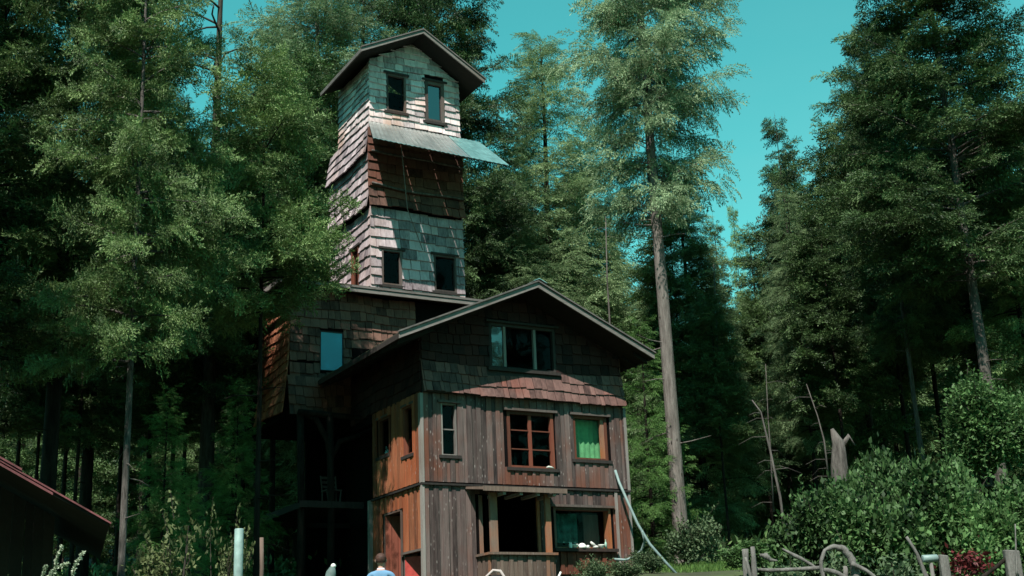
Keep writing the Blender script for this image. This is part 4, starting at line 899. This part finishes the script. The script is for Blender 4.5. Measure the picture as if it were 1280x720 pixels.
# round pole
p = at(299, 661, 15); zg = gz(0, 15); mb = MB(); mb.tube([(0, 0, -.4), (0, 0, p[2]-zg-.01), (0, 0, p[2]-zg)], [.052, .052, .047], 20)
o = mb.build('round_pole', plain('pale_teal_paint', (.26, .37, .35), .45, var=.3, sc=7), smooth=False); o.location = (p[0], 15, zg); tag(o, 'upright pale teal round pole left of the house', 'pole'); o.data.polygons.foreach_set('use_smooth', [True]*len(o.data.polygons))
mb = MB(); p = at(327, 672, 33); zg = gz(0, 33); mb.tube([(0, 0, -.3), (.02, 0, 1), (0, 0, p[2]-zg)], [.06, .055, .05], 8); o = mb.build('bare_post', M['siding_bay'], smooth=True); o.location = (p[0], 33, zg); tag(o, 'thin pinkish bare post in the shade behind the round pole', 'post')

# fence of driftwood
FY = 18; fg = gz(0, FY)
def W3(px, py, Y=FY): return at(px, py, Y)
M['drift'] = bark('driftwood', (.07, .067, .062), (.24, .23, .215))
def stick(name, pts, rad, label, cat, group=None, n=8, m_='drift', seed=0):
    rs = np.random.default_rng(seed); mb = MB(); P = [W3(*p) for p in pts]; R_ = rad if hasattr(rad, '__len__') else [rad]*len(P)
    # resample
    t = np.linspace(0, len(P)-1, len(P)*4-3); P2 = [np.array([np.interp(q, range(len(P)), [a[c] for a in P]) for c in range(3)])+rs.normal(0, R_[0]*.08, 3) for q in t]; R2 = [np.interp(q, range(len(P)), R_)*rs.uniform(.88, 1.12) for q in t]
    mb.tube(P2, R2, n); return tag(mb.build(name, M[m_], smooth=True), label, cat, group)
stick('fence_post', [(936, 800), (933, 730), (932, 686)], [.045, .042, .04], 'left of the two grey posts at the left end of the driftwood fence', 'fence post', 'posts of the driftwood fence', seed=1)
stick('fence_post', [(948, 800), (944, 730), (941, 684)], [.045, .042, .03], 'right of the two grey posts at the left end of the driftwood fence', 'fence post', 'posts of the driftwood fence', seed=2)
stick('leaning_stake', [(948, 770, 17.8), (938, 720, 17.8), (932, 697, 17.8)], [.03, .025, .02], 'thin stake leaning against the left fence posts', 'stake', seed=3)
stick('driftwood_hoop', [(1037, 790), (1029, 725), (1026, 702), (1031, 688), (1042, 683), (1054, 686), (1063, 696), (1069, 712), (1073, 745), (1076, 790)], [.03, .028, .026, .028, .034, .05, .052, .055, .055, .06], 'thick grey driftwood branch bent into a hoop on the fence', 'driftwood', seed=4)
stick('driftwood_branch', [(978, 686, 18.3), (992, 694, 18.3), (1003, 699, 18.3), (1022, 711, 18.3)], [.012, .03, .026, .02], 'knobbly pale branch slanting down left of the hoop', 'driftwood', seed=5)
stick('fence_rail', [(944, 712, 18.2), (965, 713, 18.2), (990, 712, 18.2), (1027, 710, 18.2)], [.02, .028, .028, .03], 'thin horizontal fence rail between the left posts and the hoop', 'fence rail', seed=6)
stick('driftwood_branch', [(1064, 704, 17.9), (1082, 713, 17.9), (1110, 733, 17.9)], [.035, .03, .025], 'grey branch slanting down right from the hoop', 'driftwood', seed=7)
stick('driftwood_branch', [(1030, 712, 17.8), (1046, 716, 17.8), (1056, 722, 17.8), (1080, 740, 17.8)], [.03, .035, .03, .03], 'short pale branch under the hoop', 'driftwood', seed=8)
stick('fence_post', [(1058, 800, 18.1), (1057, 750, 18.1), (1057, 708, 18.1)], [.04, .04, .035], 'grey post standing inside the hoop', 'fence post', 'posts of the driftwood fence', seed=9)
stick('leaning_stake', [(1167, 760), (1158, 720), (1146, 692), (1133, 671)], [.035, .032, .025, .018], 'long thin stake leaning left beside the teal cylinder', 'stake', seed=10)
stick('driftwood_knot', [(950, 694, 18.4), (957, 695, 18.4), (963, 700, 18.4), (972, 701, 18.4)], [.02, .045, .025, .01], 'small pale knot of driftwood beside the left posts', 'driftwood', seed=13)
stick('driftwood_branch', [(1228, 722), (1245, 709), (1260, 696)], [.03, .028, .025], 'dark branch slanting up to the wide post at the right', 'driftwood', m_='bark_dark', seed=11)
stick('thin_twig', [(1271, 720, 17.5), (1270, 690, 17.5), (1269, 655, 17.5)], [.014, .012, .008], 'thin upright twig beside the wide post at the right', 'twig', seed=12)
# plank posts
def plank(px, pytop, w, label, Y=FY, lean=.03):
    p = W3(px, pytop, Y); mb = MB(); h = p[2]-fg; t = .06
    mb.hexa([(-w, -t, -.4), (w, -t, -.4), (w, t, -.4), (-w, t, -.4), (-w-lean, -t, h), (w-lean, -t, h-.02), (w-lean, t, h-.02), (-w-lean, t, h)]); o = mb.build('plank_post', M['drift'], bevel=.012); o.location = (p[0], Y, fg); tag(o, label, 'fence post', 'posts of the driftwood fence')
plank(1181, 693, .06, 'squared grey post right of the teal cylinder'); plank(1266, 687, .10, 'wide grey plank post near the right edge')
# teal cylinder on a stub
c = W3(1163, 698); mb = MB(); ax_ = np.array([1, .15, .02]); ax_ /= np.linalg.norm(ax_)
mb.tube([c-ax_*.115, c-ax_*.11, c+ax_*.09, c+ax_*.105], [.038, .05, .05, .038], 16); cyl = mb.build('teal_cylinder', M['hose'], smooth=True); tag(cyl, 'pale teal cylinder lying on top of a thin fence stub', 'cylinder')
mb = MB(); q = c+[0, 0, -.06]; mb.tube([q+[0, 0, -1.4], q+[.01, 0, -.6], q], [.03, .028, .025], 8); tag(mb.build('fence_stub', M['drift'], smooth=True), 'thin stub post under the teal cylinder', 'fence post', 'posts of the driftwood fence')
# red leaved plant
def small_plant(px, py, Y, R, h, leafm, label, seed, n=420, name='red_leaved_plant', cat='plant'):
    rg_ = np.random.default_rng(seed); p = at(px, py, Y); base = gz(0, Y); e = empty(name, (p[0], Y, base), 0, label, cat); H_ = p[2]-base
    P = rg_.normal(0, 1, (n, 3))*[R*.6, R*.6, h*.35]+[0, 0, H_-h*.4]; D = nrm(rg_.normal(0, .8, (n, 3))+[0, 0, .3]); U = nrm(np.cross(D, rg_.normal(0, .5, (n, 3))+[0, 0, 1]))
    me = build_quads('foliage', leaf_quads(P, D, U, rg_.uniform(.05, .12, n), rg_.uniform(.015, .03, n)), rg_.uniform(0, 1, n), leafm); o = bpy.data.objects.new('foliage', me); COL.objects.link(o); o.parent = e
    mb = MB()
    for k in range(7): t = P[k]; mb.tube([(0, 0, -.1), (t[0]*.4, t[1]*.4, t[2]*.6), tuple(t)], [.012, .009, .004], 4)
    mb.build('stems', M['bark_mid'], e)
small_plant(1210, 695, 18.6, .22, .3, leafmat('red_leaf', (.05, .008, .01), (.17, .03, .03), .2, 2), 'dark red leaved plant between the squared post and the wide post', 31)
small_plant(1120, 705, 19, .3, .4, M['shrub_pale'], 'yellow green weed left of the leaning stake', 32, name='weed')
small_plant(1045, 702, 19, .25, .35, M['shrub_pale'], 'yellow green weed seen through the driftwood hoop', 33, name='weed')
small_plant(985, 708, 19, .35, .35, M['shrub_pale'], 'pale weed behind the thin fence rail', 34, name='weed')
# flower spikes bottom left
M['spike'] = leafmat('pale_flower_spike', (.22, .28, .18), (.5, .55, .42), .2, 3)
pl_e = at(75, 720, 16); e = empty('flowering_plant', (pl_e[0], 16, gz(0, 16)), 0, 'pale plant with upright flower spikes at the bottom left', 'plant')
def spike(pts, seed):
    rs = np.random.default_rng(seed); P = np.array([at(x, y, 16) for x, y in pts])-np.array(e.location); mb = MB(); mb.tube(P, [.012]*(len(P)-1)+[.004], 5); o1 = mb.build('stalk', M['shrub_pale'], e)
    n = 150; t = rs.uniform(1.0, len(P)-1, n); C = np.stack([np.interp(t, range(len(P)), P[:, c]) for c in range(3)], 1); D = nrm(rs.normal(0, 1, (n, 3))+[0, 0, .6]); U = nrm(np.cross(D, rs.normal(0, 1, (n, 3))))
    me = build_quads('blossom', leaf_quads(C, D, U, rs.uniform(.02, .045, n), rs.uniform(.008, .016, n)), rs.uniform(0, 1, n), M['spike']); o = bpy.data.objects.new('blossom', me); COL.objects.link(o); o.parent = e
spike([(72, 800), (68, 720), (71, 700), (78, 682)], 1); spike([(80, 800), (90, 720), (96, 703), (105, 690)], 2); spike([(76, 800), (60, 722), (70, 710), (88, 704)], 3); spike([(66, 800), (52, 725), (56, 712), (58, 708)], 4)

# white stake, hoop chair, teal post
mb = MB(); a = on_front(696, 726, 1.6); b = on_front(701, 715, 1.6); mb.tube([a+(a-b)*3, a, b], [.035, .035, .03], 8); tag(mb.build('white_stake', M['china'], smooth=True), 'short white slanting stake at the right foot of the bay', 'stake')
cp = at(620, 712, 26); e = empty('garden_chair', (cp[0], 26, gz(0, 26)), 0, 'garden chair with a pale hooped back before the bay window', 'chair'); hh = cp[2]-gz(0, 26); hh_ = hh
mb = MB(); mb.tube([(-.3, .1, hh-.75), (-.26, .12, hh-.3), (-.2, .135, hh-.12), (-.06, .15, hh-.0), (.08, .15, hh-.02), (.18, .12, hh-.18), (.24, .1, hh-.75)], [.024, .024, .026, .03, .034, .03, .024], 8); mb.build('back_frame', plain('pale_cream_frame', (.42, .36, .34), .6, var=.1), e, smooth=True)
mb = MB(); mb.hexa([(-.28, .13, hh-.7), (.24, .13, hh-.7), (.24, .15, hh-.7), (-.28, .15, hh-.7), (-.16, .15, hh-.09), (.14, .15, hh-.09), (.14, .17, hh-.09), (-.16, .17, hh-.09)]); mb.build('backrest', plain('dark_fabric', (.03, .025, .025), .9), e)
mb = MB(); mb.box(-.3, .28, -.4, .12, hh-.78, hh-.72); mb.build('seat', bpy.data.materials['dark_fabric'], e)
for x in (-.3, .26):
    for y in (-.38, .1): mb = MB(); mb.tube([(x, y, 0), (x, y, hh-.78)], .02, 6); mb.build('leg', bpy.data.materials['pale_cream_frame'], e)
cp = at(416, 707, 24); e = empty('garden_post', (cp[0], 24, gz(0, 24)), 0, 'grey green tapering post with a small white knob, bottom left of the person', 'post'); hh = cp[2]-gz(0, 24)
mb = MB(); mb.tube([(-.12, 0, -.2), (-.1, 0, hh-.5), (-.03, 0, hh-.12), (0, 0, hh-.03)], [.14, .13, .09, .05], 12); mb.build('body', plain('grey_green_paint', (.10, .15, .14), .7), e, smooth=True)
mb = MB(); lathe(mb, [(.02, -.05), (.045, -.03), (.05, 0), (.03, .03), (.006, .04)], .01, 0, hh, 10); mb.build('knob', M['china'], e, smooth=True)
# wooden chair on the porch deck
cw = wor(-.75, 5.4, 7.255); e = empty('porch_chair', cw, A, 'weathered wooden chair on the shaded porch deck', 'chair')
M_chair = M['frame_grey']
for x in (-.24, .24):
    mb = MB(); mb.tube([(x*.8, -.22, 0), (x, -.2, .45)], .025, 6); mb.build('leg', M_chair, e); mb = MB(); mb.tube([(x, .22, 0), (x, .2, .45), (x*1.1, .34, 1.0)], .025, 6); mb.build('leg', M_chair, e)
mb = MB(); mb.box(-.27, .27, -.25, .24, .45, .49); mb.build('seat', M_chair, e)
mb = MB()
for z in (.6, .75, .9): mb.box(-.25, .25, .21+z*.12, .235+z*.12, z, z+.08)
mb.build('backrest', M_chair, e)

# ------------------------------------------------------------------ person
pp = at(476, 700, 23.5); PY = 23.5; pg = gz(0, PY); Hp = 1.08*(pp[2]-.02-pg)
def person():
    H_ = Hp; k = H_/1.78
    e = empty('person', (pp[0], PY, pg), 0, 'person with short brown hair in a light blue shirt, seen from behind', 'person')
    V = []; Ed = []; Rr = []
    def v(x, y, z, r, par=None, ry=None):
        V.append((x*k, y*k, z*k)); Rr.append((r*k, (ry or r)*k))
        if par is not None: Ed.append((par, len(V)-1))
        return len(V)-1
    pel = v(0, 0, .95, .155, None, .11); wst = v(0, 0, 1.1, .14, pel, .105); ch = v(0, .0, 1.28, .165, wst, .115); up = v(0, -.01, 1.42, .13, ch, .09); nk = v(0, -.0, 1.50, .055, up); n2 = v(0, .01, 1.55, .052, nk)
    hb = v(0, .02, 1.60, .075, n2); hm = v(0, .02, 1.67, .088, hb, .1); ht = v(0, .015, 1.73, .07, hm, .08)
    for s in (-1, 1):
        a = v(s*.19, -.01, 1.40, .065, up); b = v(s*.25, -.01, 1.28, .05, a); c = v(s*.29, .0, 1.10, .04, b); d = v(s*.29, .1, .93, .03, c); h = v(s*.285, .14, .86, .028, d, .02); h2 = v(s*.28, .16, .80, .022, h, .014)
        for j in range(4): f = v(s*(.262+.013*j), .17+.01*j, .77, .009, h2); f2 = v(s*(.26+.013*j), .185+.01*j, .735-.005*(j % 3), .007, f)
        t = v(s*.25, .18, .83, .01, h); v(s*.24, .205, .80, .008, t)
        l = v(s*.095, 0, .82, .095, pel); kn = v(s*.10, .01, .50, .06, l); an = v(s*.10, -.02, .10, .04, kn); ft = v(s*.11, .06, .04, .04, an); v(s*.12, .16, .03, .03, ft)
    me = bpy.data.meshes.new('body'); me.from_pydata(V, Ed, []); o = bpy.data.objects.new('body', me); COL.objects.link(o)
    md = o.modifiers.new('s', 'SKIN'); 
    for i, r in enumerate(Rr): me.skin_vertices[0].data[i].radius = r
    me.skin_vertices[0].data[0].use_root = True
    o.modifiers.new('sub', 'SUBSURF').levels = 2; o.modifiers['sub'].render_levels = 2
    dg = bpy.context.evaluated_depsgraph_get(); ev = o.evaluated_get(dg); nm = bpy.data.meshes.new_from_object(ev); bpy.data.objects.remove(o)
    skin = plain('skin', (.45, .26, .19), .6, var=.08); shirt = plain('light_blue_shirt', (.14, .28, .44), .9, var=.12); tro = plain('dark_trousers', (.04, .045, .06), .9); shoe = plain('brown_shoe', (.05, .03, .02), .7)
    nm.materials.clear()
    for m_ in (skin, shirt, tro, shoe): nm.materials.append(m_)
    for p in nm.polygons:
        c = p.center/k; p.use_smooth = True
        p.material_index = 3 if c.z < .09 else 2 if c.z < .98 and abs(c.x) < .22 else 1 if (c.z < 1.485 and c.z > .98) else 0
    body = bpy.data.objects.new('body', nm); COL.objects.link(body); body.parent = e
    mb = MB(); 
    for s in (-1, 1): lathe(mb, [(.004, -.03), (.016, -.015), (.02, .01), (.012, .03)], s*.092*k, .02*k, 1.655*k, 8)
    lathe(mb, [(.012, -.02), (.018, -.01), (.012, .02), (.005, .03)], 0, .115*k, 1.65*k, 8); mb.build('face_feature', skin, e, smooth=True)
    mb = MB(); rs = random.Random(2); prof = []
    nu, nv = 20, 12; vs = []
    for j in range(nv+1):
        th = j/nv*pi*.62
        for i in range(nu):
            ph = 2*pi*i/nu; r = 1+.05*rs.uniform(-1, 1); back = -sin(ph)
            drop = th*(1.15 if back > -.2 else .75); vs.append((.102*sin(drop)*cos(ph)*r*k, (.015+.118*sin(drop)*sin(ph)*r-.005)*k, (1.685+.105*cos(drop)*r)*k))
    mb.add(vs, [(j*nu+i, j*nu+(i+1) % nu, (j+1)*nu+(i+1) % nu, (j+1)*nu+i) for j in range(nv) for i in range(nu)]); mb.build('hair', plain('brown_hair', (.06, .028, .02), .7, var=.5, sc=25), e, smooth=True)
    mb = MB(); lathe(mb, [(.075, 1.475), (.072, 1.50), (.066, 1.525), (.06, 1.525)], 0, 0, 0, 16)
    for i, q in enumerate(mb.v): mb.v[i] = (q[0]*k, q[1]*k, q[2]*k)
    mb.build('collar', plain('pale_lilac_collar', (.62, .55, .62), .9), e, smooth=True)
person()
